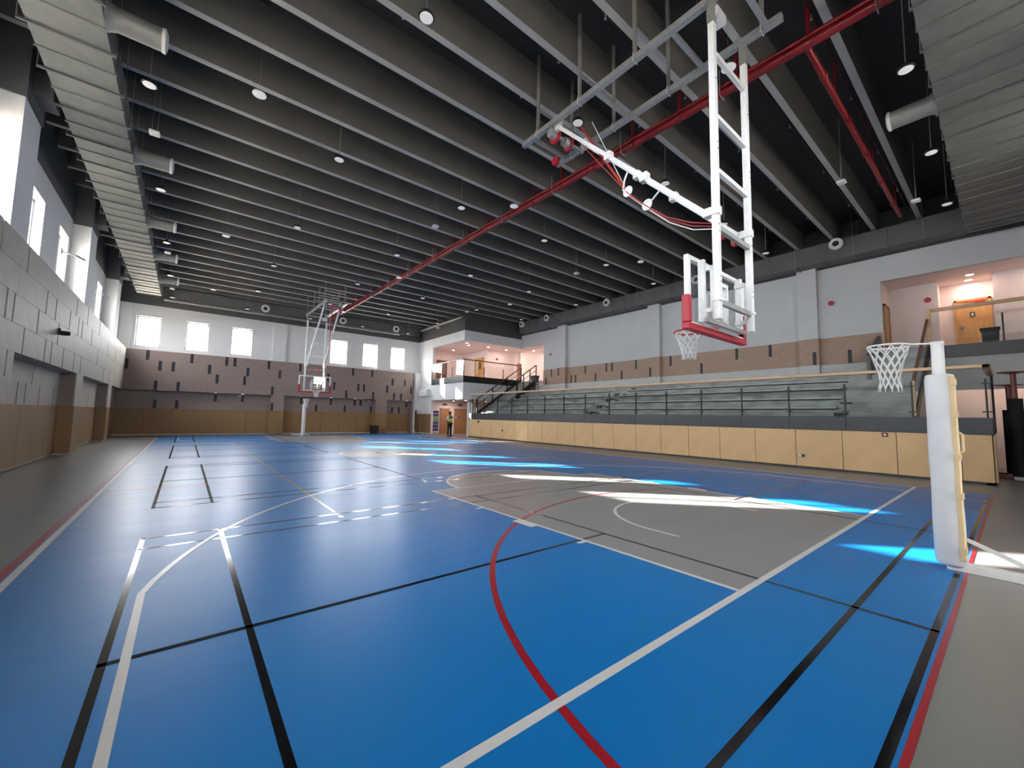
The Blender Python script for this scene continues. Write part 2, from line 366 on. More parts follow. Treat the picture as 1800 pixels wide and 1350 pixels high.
# padding: each tan pad is a piece
def pads_x(xf, y0, y1, z0, z1, parent, n=None, th=.045, m='pad_tan_shaded'):
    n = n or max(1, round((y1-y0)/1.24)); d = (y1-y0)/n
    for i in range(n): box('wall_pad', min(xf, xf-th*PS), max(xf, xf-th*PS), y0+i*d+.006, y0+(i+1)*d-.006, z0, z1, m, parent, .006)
PS = 1
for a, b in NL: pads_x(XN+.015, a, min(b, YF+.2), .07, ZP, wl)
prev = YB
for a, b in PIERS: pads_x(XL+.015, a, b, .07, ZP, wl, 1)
def pads_y(yf, x0, x1, z0, z1, parent, n=None, th=.045):
    n = n or max(1, round((x1-x0)/1.2)); d = (x1-x0)/n
    for i in range(n): box('wall_pad', x0+i*d+.006, x0+(i+1)*d-.006, yf, yf+th, z0, z1, 'pad_tan_shaded', parent, .006)
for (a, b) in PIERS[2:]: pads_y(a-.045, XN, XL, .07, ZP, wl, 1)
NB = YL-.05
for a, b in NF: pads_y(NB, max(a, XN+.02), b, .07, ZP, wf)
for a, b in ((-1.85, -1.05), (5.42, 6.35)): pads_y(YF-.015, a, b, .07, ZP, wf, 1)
for x_, s_ in ((-1.85, -1), (-1.05, 1), (5.42, -1), (6.35, 1)): box('wall_pad', min(x_, x_+s_*.045), max(x_, x_+s_*.045), YF+.03, NB, .07, ZP, 'pad_tan_shaded', wf, .006)

# acoustic panels with dark slots: every panel and slot is a piece
def panel_rows(parent, place, m, lo, hi, rows, slots, sw, gap, joints=()):
    for zi, (z0, z1) in enumerate(rows):
        cuts = sorted(s for s, z in slots if z0 <= z < z1 and lo < s < hi); a = lo
        for c in cuts+[None]:
            e = hi if c is None else c-sw/2
            seg = [a]+[j for j in joints if a+.3 < j < e-.3 and c is not None and False]+[e]
            L = e-a
            if L > .02:
                k = max(1, round(L/2.4)) if gap else 1
                for i in range(k): place('acoustic_panel', a+L*i/k+gap, a+L*(i+1)/k-gap, z0+gap, z1-gap, m, parent, 0)
            if c is not None:
                place('panel_slot', c-sw/2, c+sw/2, z0+.005, z1-.005, 'slot_dark', parent, .02); a = c+sw/2
def place_left(x):
    def f(name, a, b, z0, z1, m, parent, inset): box(name, x-.03, x-inset, a, b, z0, z1, m, parent)
    return f
def place_far(y):
    def f(name, a, b, z0, z1, m, parent, inset): box(name, a, b, y+inset, y+.03, z0, z1, m, parent)
    return f
def place_right(x):
    def f(name, a, b, z0, z1, m, parent, inset): box(name, x+inset, x+.03, a, b, z0, z1, m, parent)
    return f
ROWS = [(ZN+ROW*i, ZN+ROW*(i+1)) for i in range(4)]
SL = [(10.13,4.7),(11.75,4.7),(10.73,3.57),(11.18,3.56),(13.5,4.13),(14.43,4.13),(12.94,3.55),(12.02,2.97),(13.79,2.99),(14.42,2.98),(15.74,2.97),(14.94,3.57),(16.13,4.13),(17.38,4.13),(17.98,4.13),(16.89,4.81),(18.72,4.81),(19.78,4.13),(21.39,3.63),(17.2,3.05),(18.31,2.98),(21.3,4.77),(23.76,4.07),(23.22,3.03),(24.9,2.86),(26.27,3.99),(27.9,4.7),(28.6,3.5),(29.3,3.0),
      (8.4,4.7),(6.9,4.1),(8.9,3.5),(7.6,3.0),(5.2,4.7),(3.9,3.5),(2.6,4.1),(1.2,3.0),(-.5,4.7)]
panel_rows(wl, place_left(XL), 'panel_sheen', YB+.02, YF, ROWS, SL, .085, .004)
NR = [(ZP, ZP+.54), (ZP+.54, ZN)]
SLN = [(14.84,2.36),(13.71,1.87),(14.35,1.86),(15.64,1.87),(17.17,1.85),(21.42,2.38),(23.09,1.87),(20.84,2.03),(28.0,2.0)]
for a, b in NL: panel_rows(wl, place_left(XN), 'panel_sheen', a, min(b, YF+.2), NR, SLN, .085, 0)
for a, b in PIERS: panel_rows(wl, place_left(XL), 'panel_sheen', a, b, NR, [(11.1,2.4),(10.8,1.8),(25.3,2.4)], .085, 0)
for a, b in PIERS[2:]: box('pier_side_panel', XN, XL-.03, a-.02, a, ZP, ZN, 'panel_brown_x', wl)
SF = [(-8.32,4.75),(-6.26,4.76),(-4.48,4.76),(-4.04,4.77),(-2.1,4.78),(-0.14,4.78),(3.55,4.76),(5.04,4.78),(-9.2,4.17),(-7.73,4.17),(-7.12,4.18),(-5.35,4.19),(-3.29,4.18),(-1.41,4.19),(1.77,4.2),(6.75,4.2),(7.82,4.21),(-4.92,3.59),(-3.44,3.58),(2.22,3.6),(4.01,3.61),(4.45,3.61),(6.32,3.63),(8.41,3.6),(-7.86,2.96),(-6.82,2.97),(-1.8,3.01),(3.12,3.0),(5.2,3.0),(6.93,3.0),(7.54,3.0)]
panel_rows(wf, place_far(YF), 'panel_brown_x', XL, 8.62, ROWS, SF, .16, 0)
SFN = [(-4.91,2.38),(-3.44,2.38),(0.14,2.4),(2.19,2.39),(3.96,2.38),(4.42,2.39),(8.3,2.4),(-7.85,1.85),(-6.82,1.85),(1.17,1.86),(3.23,1.88),(5.26,1.87),(7.03,1.87),(7.62,1.88)]
for a, b in NF: panel_rows(wf, place_far(NB), 'panel_brown_x', max(a, XN), b, NR, SFN, .16, 0)
for a, b in ((-1.85, -1.05), (5.42, 6.35)): panel_rows(wf, place_far(YF), 'panel_brown_x', a, b, NR, [(-1.76,1.87)], .16, 0)

# windows
wi = 0
def window(kind, a, b, d0):
    """kind l/f/n: opening a..b along the wall, d0 the wall plane inside"""
    global wi; wi += 1; z0, z1 = WZ
    mb = MB(); w = .07
    def bx(m_, u0, u1, q0, q1, za, zb):
        if kind == 'l': m_.box(d0-q1, d0-q0, u0, u1, za, zb)
        elif kind == 'f': m_.box(u0, u1, d0+q0, d0+q1, za, zb)
        else: m_.box(u0, u1, d0-q1, d0-q0, za, zb)
    for (u0, u1, za, zb) in ((a, a+w, z0, z1), (b-w, b, z0, z1), (a, b, z0, z0+w), (a, b, z1-w, z1)): bx(mb, u0, u1, .20, .28, za, zb)
    if b-a > 1.4: bx(mb, (a+b)/2-.03, (a+b)/2+.03, .20, .28, z0, z1)
    side = {'l': 'left', 'f': 'far', 'n': 'near wall, added to light surfaces facing that'}[kind]
    e = bpy.data.objects.new('window_%d' % wi, None); C.objects.link(e); e.empty_display_size = .2
    struct(e, 'high window in the %s wall' % side)
    obj('window_frame', mb, 'frame_alu', e)
    g = MB(); bx(g, a+.02, b-.02, .235, .243, z0+.02, z1-.02); obj('window_pane', g, 'window_glass', e)
    L = bpy.data.lights.new('window_portal', 'AREA'); L.shape = 'RECTANGLE'; L.size = b-a; L.size_y = z1-z0; L.cycles.is_portal = True
    lo = bpy.data.objects.new('window_portal', L); C.objects.link(lo); q = .30; zc = (z0+z1)/2; c = (a+b)/2
    n = {'l': Vector((1,0,0)), 'f': Vector((0,-1,0)), 'n': Vector((0,1,0))}[kind]
    lo.location = {'l': (d0-q, c, zc), 'f': (c, d0+q, zc), 'n': (c, d0-q, zc)}[kind]
    lo.rotation_euler = n.to_track_quat('-Z', 'Z').to_euler()
for a, b in LW: window('l', a, b, XW)
for a, b in FW: window('f', a, b, YW)
for a, b in NW_ADDED: window('n', a, b, YB)

# ceiling deck and beams
ceil = obj('ceiling', MB().box(XW-TH, 18.8, YB-TH, 31.4, ZD, ZD+.3), 'deck_shaded'); struct(ceil, 'concrete roof deck with shade in its colour')
for k in range(-7, 20):
    y = 6.43+1.25*k; x1 = XR if y < YM else XM
    mb = MB(); a, b = .07, .11
    key = ('beam', x1)
    if key not in BOXC:
        L = (x1-XW)/2
        mb.add([(-L,-a,-.425),(L,-a,-.425),(L,a,-.425),(-L,a,-.425),(-L,-b,.425),(L,-b,.425),(L,b,.425),(-L,b,.425)], [(0,3,2,1),(4,5,6,7),(0,1,5,4),(1,2,6,5),(2,3,7,6),(3,0,4,7)])
        me = bpy.data.meshes.new('beam'); me.from_pydata(mb.v, [], mb.f); me.materials.append(MATS['beam_paint']); BOXC[key] = me
    o = bpy.data.objects.new('beam', BOXC[key]); C.objects.link(o); o.parent = ceil; o.location = ((XW+x1)/2, y, ZB+.425); WP[o.name] = Vector(o.location)
    box('beam_bounce_strip', XW, x1, y-.068, y+.068, ZB-.012, ZB, 'soffit_floorlit', o)  # strip added to carry the painted floor bounce on the beam underside

# ------------------------------------------------------------------ right wall and rooms behind
D0, D1, DZ0, DZ1 = YB, 1.43, 4.34, 7.10          # upper door recess at the near end
E0, E1 = 20.65, YM                               # opening beside the mezzanine
mb = MB()
mb.box(XR, XR+.2, D1, E0, 0, ZG+.3)
mb.box(XR, XR+.2, YB, D1, DZ1, ZG+.3); mb.box(XR, XR+.2, YB, D1, 2.75, 3.9); mb.box(XR, XR+.2, .16, D1, 0, 2.75)
mb.box(XR, XR+.2, E0, E1, DZ1, ZG+.3); mb.box(XR, XR+.2, E0, E1, 0, 3.9)
wr = obj('wall_right', mb, 'wall_offwhite'); struct(wr, 'white right wall above the grandstand')
t = obj('trim_3', MB().box(XR, XR+.2, YB, E1, ZG+.3, ZD), 'grey_paint'); struct(t, 'dark grey band at the top of the right wall')
for a, b in ((3.45, 4.15), (10.85, 11.6), (18.2, 19.0)):
    box('pilaster', XR-.22, XR, a, b, 3.5, 8.3, 'wall_offwhite', wr)
SR = [(19.77,4.81),(16.51,4.8),(14.74,4.8),(14.3,4.8),(12.54,4.8),(10.30,4.8),(20.35,4.21),(17.8,4.23),(17.39,4.22),(15.63,4.21),(13.57,4.22),(8.57,4.23),(6.81,4.81),(5.34,4.81),(2.46,4.23)]
RR = [(3.95, 4.515), (4.515, 5.08)]
segs = [(D1+.02, 3.45), (4.15, 10.85), (11.6, 18.2), (19.0, E0)]
for a, b in segs: panel_rows(wr, place_right(XR-.03), 'panel_brown_y', a, b, RR, SR, .13, 0)
for a, b in ((3.45, 4.15), (10.85, 11.6), (18.2, 19.0)):
    panel_rows(wr, place_right(XR-.25), 'panel_brown_y', a, b, RR, [(3.6, 4.25), (11.45, 4.25), (18.85, 4.8)], .13, 0)
    box('pilaster_side_panel', XR-.22, XR-.03, a-.02, a, 3.95, 5.08, 'panel_brown_y', wr); box('pilaster_side_panel', XR-.22, XR-.03, b, b+.02, 3.95, 5.08, 'panel_brown_y', wr)
# corridor rooms behind the right wall
XO = 18.6
mb = MB().box(XO, XO+.2, YB, 31.4, 0, ZD)
struct(obj('wall_outer', mb, 'pink_wall'), 'far side wall of the corridors behind the grandstand')
mb = MB()
mb.box(XR+.2, XO, D1, D1+.15, 0, DZ1)                       # side wall of the near recess
mb.box(16.3, 16.45, .02, D1, DZ0, DZ1); mb.box(16.45, 17.2, .02, .1, DZ0, DZ1)
mb.box(17.2, 17.35, -1.38, .02, DZ0, DZ1)
mb.box(16.3, 16.45, YB, -1.38, DZ0, DZ1); mb.box(16.45, 17.2, -1.46, -1.38, DZ0, DZ1)
mb.box(XR+.2, XO, YB, D1, DZ1, DZ1+.12)
mb.box(16.6, 16.75, YB, D1, 0, 3.2)
struct(obj('wall_recess', mb, 'pink_wall'), 'pink lit walls of the upper landing at the right')
mb = MB().box(XR-.02, XO, YB, D1, 3.9, DZ0-.02)
struct(obj('floor_landing', mb, 'floor_grey'), 'upper landing floor slab at the right')
def door(name, n, label, x0, x1, y0, y1, z0, z1, m='door_wood', axis='x', handle=True, glassy=False, face=-1):
    e = bpy.data.objects.new('door_%d' % n, None); C.objects.link(e); struct(e, label)
    f = .07
    if axis == 'x':   # leaf in a plane of constant x
        obj('door_frame', MB().box(x0-.05, x1, y0, y0+f, z0, z1).box(x0-.05, x1, y1-f, y1, z0, z1).box(x0-.05, x1, y0, y1, z1-f, z1), m, e)
        lf = obj('door_leaf', MB().box(x0-.02, x1, y0+f, y1-f, z0, z1-f), m, e)
        if handle: obj('door_handle', MB().box(x0-.09, x0-.02, y1-f-.16, y1-f-.05, z0+1.0, z0+1.05).box(x0-.05, x0-.02, y1-f-.12, y1-f-.07, z0+.93, z0+1.1), 'steel_grey', lf)
        if glassy: obj('vision_panel', MB().box(x0-.035, x0-.018, y0+.45, y0+.58, z0+.9, z1-.35), 'plastic_white', lf)
    else:
        obj('door_frame', MB().box(x0, x0+f, y0-.05, y1, z0, z1).box(x1-f, x1, y0-.05, y1, z0, z1).box(x0, x1, y0-.05, y1, z1-f, z1), m, e)
        lf = obj('door_leaf', MB().box(x0+f, x1-f, y0-.02, y1, z0, z1-f), m, e)
        if handle: obj('door_handle', MB().box(x0+f+.05, x0+f+.16, y0-.09, y0-.02, z0+1.0, z0+1.05), 'steel_grey', lf)
        if glassy: obj('vision_panel', MB().box(x0+.3, x0+.43, y0-.035, y0-.018, z0+.9, z1-.35), 'plastic_white', lf)
    return e
d = door('door', 1, 'wooden door with a square sign on the upper landing', 17.13, 17.2, -1.30, -.34, DZ0, 6.42)
obj('door_sign', MB().box(17.09, 17.108, -.88, -.74, 5.72, 5.90), 'fascia_dark', d); obj('sign_symbol', MB().lathe([(.03, 0), (.03, .006)], (17.083, -.81, 5.83), 12, 'x').box(17.083, 17.089, -.84, -.78, 5.75, 5.785), 'plastic_white', d)
obj('door_closer', MB().box(17.05, 17.12, -1.15, -.85, 6.26, 6.32).bar((17.06, -.86, 6.30), (17.10, -.55, 6.36), .02), 'red_orange', d)
door('door', 2, 'dark wooden door on the side of the upper landing', 14.85, 15.75, D1-.03, D1+.02, DZ0-.3, 6.25, 'door_brown', 'y', False)

# ------------------------------------------------------------------ mezzanine at the far right corner
mb = MB()
mb.box(XM, XM+.2, YM+.2, YW+TH, 7.05, ZG)                          # header, left face
mb.box(XM, XM+.2, 28.1, YW+TH, 0, 7.05)                         # solid end of left face
mb.box(XM, XM+.2, YM+.2, 28.1, 2.72, 3.95)
mb.box(XM, XR, YM, YM+.2, 7.05, ZG); mb.box(XM, XR, YM, YM+.2, 2.72, 3.95)
mb.box(12.4, XR, YM, YM+.2, 0, 2.72)
struct(obj('wall_mezzanine', mb, 'white_wall'), 'white outer walls of the corner mezzanine')
mb = MB().box(XM, XM+.2, YM+.2, YW+TH, ZG, ZD).box(XM, XR, YM, YM+.2, ZG, ZD)
struct(obj('trim_4', mb, 'grey_paint'), 'dark grey band above the corner mezzanine')
mb = MB().box(XM+.2, XO, YM+.2, 31.2, 3.95, 4.30).box(XR, XO, E0-.2, YM+.2, 3.95, 4.30)
struct(obj('floor_mezzanine', mb, 'pink_wall'), 'floor slab of the corner mezzanine')
mb = MB().box(XM+.2, XO, YM+.2, 31.2, 7.05, 7.2).box(XR+.2, XO, E0-.2, YM+.2, 7.1, 7.2)
struct(obj('ceiling_mezzanine', mb, 'pink_wall'), 'pink lit ceiling of the corner mezzanine')
mb = MB().box(XM+.2, 13.0, 29.6, 29.8, 4.3, 7.05)                # back wall
mb.box(13.0, 15.7, 25.7, 29.8, 4.3, 7.05)                       # protruding room
mb.box(17.0, 17.2, E0-.3, 29.8, 4.3, 7.1); mb.box(XR+.2, 17.2, E0-.3, E0-.15, 4.3, 7.1)
mb.box(15.7, 16.1, 25.2, 25.8, 4.3, 7.05)
mb.box(XM+.2, 16.0, 28.5, 28.7, 0, 3.95)                        # lower lobby
mb.box(15.8, 16.0, YM+.2, 28.5, 0, 3.95)
mb.box(XM+.2, 15.9, YM+.2, 28.6, 2.72, 2.84)                    # lobby ceiling
struct(obj('wall_lobby', mb, 'pink_wall'), 'pink lit inner walls of the mezzanine and the lobby below')
t = obj('column_lobby', MB().lathe([(.2, 0), (.2, 2.72)], (10.6, 24.6, 0), 20), 'white_wall', None, True); tag(t, 'round white column in the lobby seen through the balustrade', 'column')
# tan padding and fittings at the foot of the mezzanine wall
wm = bpy.data.objects['wall_mezzanine']
for y0, y1 in ((28.1, 28.75), (28.75, 29.9)): box('wall_pad', XM-.045, XM, y0+.006, y1-.006, .07, ZP, 'pad_tan_shaded', wm, .006)
box('wall_pad', 8.70, XM-.05, 29.98, 30.03, .07, ZP, 'pad_tan_shaded', wf, .006)
tag(box('wall_unit', XM-.32, XM, 28.35, 29.85, 3.05, 3.62, 'plastic_white', None, .02), 'white air conditioning unit on the wall beside the mezzanine', 'air conditioner')
tag(box('notice_board', 8.66, 8.69, 29.75, 30.05, .28, 1.9, 'dark_wood', None), 'narrow dark cabinet beside the far padded wall', 'cabinet')

def downlight(x, y, z, label, watts, group):
    t = thing('downlight', label, 'light', (x, y, z), group)
    obj('trim_ring', MB().lathe([(.13, -.012), (.13, 0), (.12, 0)], (x, y, z), 20), 'plastic_white', t)
    obj('lens', MB().lathe([(.10, -.016), (.10, -.012)], (x, y, z), 16), 'down_lens', t)
    L = bpy.data.lights.new('downlight_lamp', 'AREA'); L.shape = 'DISK'; L.size = .2; L.energy = watts; L.color = (1.0, 0.70, 0.60)
    lo = bpy.data.objects.new('downlight_lamp', L); C.objects.link(lo); lo.parent = t; lo.location = (0, 0, -.025)
WU = 26
for i, (x, y) in enumerate(((10.0, 24.3), (10.6, 25.0), (12.2, 24.6), (14.1, 24.7), (15.9, 23.3), (11.0, 28.0))):
    downlight(x, y, 7.05, '%s round downlight from the corner in the mezzanine ceiling' % ORD[i], WU, 'mezzanine downlights')
for i, (x, y) in enumerate(((10.6, 25.2), (12.6, 25.4), (10.8, 27.4))):
    downlight(x, y, 2.72, '%s warm downlight in the lobby ceiling below the mezzanine' % ORD[i], 26, 'lobby downlights')
for i, (x, y) in enumerate(((16.75, -.78), (15.95, -.85), (15.6, -2.6))):
    downlight(x, y, DZ1, '%s downlight from the sign door on the upper landing' % ORD[i], 15, 'landing downlights')
downlight(15.6, -1.9, 3.88, 'warm downlight in the passage below the upper landing', 22, 'passage downlights')
downlight(15.6, -.5, 3.88, 'second warm downlight in the passage behind the padded posts', 18, 'passage downlights')

# doors and fittings seen in the mezzanine and lobby
d = door('door', 3, 'wooden door with narrow glass on the mezzanine', 12.93, 13.0, 26.3, 27.5, 4.3, 6.45, 'door_wood', 'x', False)
obj('vision_panel', MB().box(12.88, 12.9, 27.1, 27.25, 5.1, 6.2), 'plastic_white', d); obj('door_poster', MB().box(12.88, 12.9, 26.6, 26.85, 5.5, 6.1), 'fascia_dark', d)
door('door', 4, 'dark glazed door at the back of the mezzanine', 10.3, 11.3, 29.55, 29.6, 4.3, 6.3, 'dark_wood', 'y', False)
door('door', 5, 'brown door in the mezzanine corner', 15.75, 16.15, 25.15, 25.2, 4.3, 6.1, 'door_brown', 'y', False)
door('door', 6, 'brown wooden door behind the standing person', 10.15, 11.05, 28.45, 28.5, 0, 2.1, 'door_brown', 'y', False)
door('door', 7, 'brown wooden double door at the edge of the grandstand', 11.55, 12.9, 28.45, 28.5, 0, 2.1, 'door_brown', 'y', False)
tag(box('window_board', 9.5, 10.1, 29.55, 29.6, 4.8, 6.0, 'fascia_dark'), 'dark glazed panel on the back wall of the mezzanine', 'panel')
b = thing('lobby_banner', 'tall purple banner in a white frame at the lobby entrance', 'banner', (9.72, 28.4, 0))
obj('frame', MB().box(9.38, 10.08, 28.38, 28.42, .12, 1.98), 'plastic_white', b)
obj('print', MB().box(9.45, 10.01, 28.365, 28.38, .22, 1.9), 'poster_purple', b); obj('picture', MB().box(9.48, 9.98, 28.36, 28.366, .98, 1.42), 'poster_green', b)
for z in (.42, .75, 1.62): obj('text_line', MB().box(9.52, 9.94, 28.36, 28.366, z, z+.06), 'poster_lilac', b)
for i, (x, y, z, w) in enumerate(((10.6, 28.42, 2.36, 'over the door behind the person'), (12.1, 28.42, 2.36, 'over the double door'))):
    tag(box('exit_sign', x-.2, x+.2, y, y+.05, z, z+.14, 'exit_sign'), 'small dark exit sign '+w, 'sign', 'exit signs in the lobby')
for i, (x0, y0, z0, ax, w) in enumerate(((13.9, 25.67, 6.35, 'y', 'on the pink mezzanine wall'), (XR-.05, 19.9, 6.2, 'x', 'on the white wall beside the mezzanine'), (XR-.05, 3.0, 6.55, 'x', 'on the white wall above the brown band'), (16.26, .3, 6.45, 'x', 'on the pink wall of the upper landing'))):
    mb = MB()
    if ax == 'x': mb.lathe([(.10, 0), (.10, .03), (.06, .05)], (x0-.02, y0, z0), 14, 'x')
    else: mb.lathe([(.10, 0), (.10, .03), (.06, .05)], (x0, y0-.02, z0), 14, 'y')
    tag(obj('alarm_sounder', mb, 'red_pad'), 'round red fire alarm sounder '+w, 'alarm', 'fire alarm sounders')

# balustrades (mezzanine and landing)
def balustrade(label, path, z0, ztop, rail_m, post_gap=1.5, rail=(.07, .06), post_m='black_steel', posth=.75, group=None, fascia=None, rail_path=None):
    p0 = path[0]; t = thing('glass_balustrade', label, 'balustrade', (p0[0], p0[1], z0), group)
    for a, b in zip(path[:-1], path[1:]):
        a3, b3 = Vector((*a, 0)), Vector((*b, 0)); d = b3-a3; L = d.length; u = d/L; n = max(1, round(L/post_gap))
        obj('handrail', MB().bar(a3+Vector((0,0,ztop))-u*rail[0]/2, b3+Vector((0,0,ztop))+u*rail[0]/2, rail[0], rail[1]), rail_m, t)
        for i in range(n+1):
            c = a3+d*i/n; obj('post', MB().bar(c+Vector((0,0,z0)), c+Vector((0,0,z0+posth)), .045), post_m, t)
            if 0 < i: 
                q0 = a3+d*(i-1)/n+u*.03; q1 = c-u*.03; nx = Vector((-u.y, u.x, 0))*.006
                obj('glass_pane', MB().add([q0-nx+Vector((0,0,z0+.03)), q1-nx+Vector((0,0,z0+.03)), q1+nx+Vector((0,0,z0+.03)), q0+nx+Vector((0,0,z0+.03)), q0-nx+Vector((0,0,ztop-.02)), q1-nx+Vector((0,0,ztop-.02)), q1+nx+Vector((0,0,ztop-.02)), q0+nx+Vector((0,0,ztop-.02))], [(0,3,2,1),(4,5,6,7),(0,1,5,4),(1,2,6,5),(2,3,7,6),(3,0,4,7)]), 'rail_glass', t)
    return t
t = balustrade('glass balustrade with dark rail around the corner mezzanine', [(XM-.02, 28.1), (XM-.02, YM-.02), (14.55, YM-.02)], 4.42, 5.62, 'dark_wood', 1.55, (.08, .07))
struct(obj('trim_5', MB().box(XM-.06, XM, YM-.06, 28.1, 3.95, 4.42).box(XM, XR, YM-.06, YM, 3.95, 4.42), 'black_steel'), 'black fascia of the corner mezzanine')
t = balustrade('glass balustrade with wooden rail along the upper landing', [(XR-.02, .16), (XR-.02, YB+.05)], 4.34, 5.67, 'rail_wood', 1.7, (.09, .12), 'black_steel', .95)
struct(obj('trim_6', MB().box(XR-.07, XR, YB, .16, 3.9, 4.34), 'fascia_dark'), 'dark grey fascia of the upper landing')

# ------------------------------------------------------------------ grandstand
G0, G1 = -1.25, YM-.05
g = thing('grandstand', 'stepped grey stone grandstand behind the tan padded wall', 'grandstand', (12, 11, 0))
obj('base_wall', MB().box(XB, XB+.2, G0, G1, 0, 1.28).box(XB, 12.0, G0, G0+.15, 0, 1.6), 'fascia_dark', g)
obj('platform', MB().box(XB+.2, XR-.01, G0+.1, G1, 1.28, 1.6), 'stone_dark', g)
n = 20; d = (G1-G0)/n; fronts = [.55-1.235*2+.5] 
ys = [G0]+[.55+1.243*i for i in range(-1, 19)]
ys = [v for v in ys if v < G1-.3]+[G1]
for a, b in zip(ys[:-1], ys[1:]): box('wall_pad', XB-.045, XB, a+.007, b-.007, .07, 1.275, 'pad_tan', g, .006)
box('wall_pad', XB+.05, XB+.75, G0-.045, G0, .07, 1.275, 'pad_tan', g, .006)
fs = [G0-.03]+[1.69+1.515*i for i in range(0, 15)]
fs = [v for v in fs if v < G1-.4]+[G1]
for a, b in zip(fs[:-1], fs[1:]): box('fascia_panel', XB-.05, XB+.12, a+.003, b-.003, 1.285, 1.72, 'fascia_dark', g, .004)
box('fascia_end', XB+.12, 10.6, G0-.035, G0+.1, 1.285, 1.72, 'fascia_dark', g)
LEV = [(10.6, 2.04), (11.4, 2.41), (12.2, 2.80), (13.0, 3.14), (13.8, 3.5)]
for y0, y1 in ((2.1, 12.1), (13.2, 21.5)):
    for i, (x, z) in enumerate(LEV):
        tr = box('tier', x+.03, XR-.02 if i == 4 else x+.85, y0, y1, 1.6, z-.09, 'stone_grey', g)
        box('shade_strip', x+.10, x+.8, y0, y1, z-.09, z-.05, 'black_steel', tr)  # black strip paints the shade under each seat overhang
        k = round((y1-y0)/1.4); dd = (y1-y0)/k
        for j in range(k): box('seat_slab', x-.04, min(x+.8, XR-.02), y0+j*dd+.004, y0+(j+1)*dd-.004, z-.05, z, 'stone_light', tr, .004)
# aisle steps
def steps(parent, y0, y1, x0, z0, x1, z1, n, m='stone_grey', name='step'):
    for i in range(n):
        xa = x0+(x1-x0)*i/n; z = z0+(z1-z0)*(i+1)/n
        box(name, xa, xa+(x1-x0)/n+.02, y0, y1, 1.6, z, m, parent, .003)
steps(g, 12.1, 13.2, 10.35, 1.6, 14.2, 3.5, 10)
box('step', 14.2, XR-.02, 12.1, 13.2, 1.6, 3.5, 'stone_grey', g)
for x, z in LEV[:4]:
    for yy in (1.55, 12.12): box('half_step', x-.38, x+.1, yy+.25, yy+.55, z-.36, z-.19, 'black_steel', g)
sr = thing('staircase', 'stone staircase rising to the upper landing beside the wooden rail', 'staircase', (12.5, 1.2, 1.6))
steps(sr, .22, 2.1, 10.3, 1.6, 12.577, 3.061, 8)
steps(sr, .22, 1.5, 12.577, 3.061, 14.57, 4.34, 7)
box('top_slab', 12.6, 14.57, 1.62, 2.1, 1.6, 3.5, 'stone_grey', sr)
obj('stringer', MB().bar((10.2, .2, 1.55), (14.57, .2, 4.3), .05, .34), 'black_steel', sr)
obj('handrail', MB().bar((10.25, .2, 2.75), (14.55, .2, 5.35), .07, .09), 'dark_wood', sr)
obj('newel', MB().box(14.47, 14.58, .1, .22, 4.34, 5.72), 'rail_wood', sr); obj('newel', MB().bar((10.25, .2, 1.6), (10.25, .2, 2.8), .07), 'rail_wood', sr)
obj('glass_pane', MB().add([(10.35,.194,1.85),(14.4,.194,4.45),(14.4,.206,4.45),(10.35,.206,1.85),(10.35,.194,2.75),(14.4,.194,5.2),(14.4,.206,5.2),(10.35,.206,2.75)], [(0,3,2,1),(4,5,6,7),(0,1,5,4),(1,2,6,5),(2,3,7,6),(3,0,4,7)]), 'rail_glass', sr)
obj('side_wall', MB().add([(12.5,1.5,2.6),(14.57,1.5,3.6),(14.57,1.6,3.6),(12.5,1.6,2.6),(12.5,1.5,3.94),(14.57,1.5,4.95),(14.57,1.6,4.95),(12.5,1.6,3.94)], [(0,3,2,1),(4,5,6,7),(0,1,5,4),(1,2,6,5),(2,3,7,6),(3,0,4,7)]), 'fascia_dark', sr)
sl = thing('staircase', 'dark staircase with brown rails climbing to the corner mezzanine', 'staircase', (12.5, 22.4, 1.6))
steps(sl, 21.5, YM-.12, 10.5, 1.6, 14.57, 4.3, 15, 'stone_grey')
obj('stringer', MB().bar((10.3, YM-.1, 1.6), (14.5, YM-.1, 4.35), .05, .36), 'black_steel', sl); obj('stringer', MB().bar((12.6, 21.48, 2.9), (14.5, 21.48, 4.2), .05, .36), 'black_steel', sl)
for y, x0, x1 in ((YM-.12, 10.3, 14.5), (21.5, 12.7, 14.6)):
    f = lambda x: 1.6+(x-10.3)*2.72/4.2
    obj('handrail', MB().bar((x0, y, f(x0)+1.15), (x1, y, f(x1)+1.15), .06, .07), 'dark_wood', sl)
    obj('mid_rail', MB().bar((x0, y, f(x0)+.75), (x1, y, f(x1)+.75), .03), 'black_steel', sl)
    nn = 4
    for i in range(nn): 
        x = x0+(x1-x0)*i/(nn-1); obj('post', MB().bar((x, y, f(x)), (x, y, f(x)+1.15), .06 if i else .09), 'black_steel', sl)
fb = thing('glass_balustrade', 'long glass balustrade with a pale wooden rail along the grandstand front', 'balustrade', (XB, 11, 1.72))
obj('handrail', MB().box(XB-.07, XB+.09, G0-.05, G1, 3.02, 3.11).box(XB-.07, 12.6, G0-.05, G0+.1, 3.02, 3.11), 'rail_wood', fb, bevel=.012)
pys = [G0+.05]+[1.69+1.515*i for i in range(-1, 15) if 1.69+1.515*i > G0+.5]
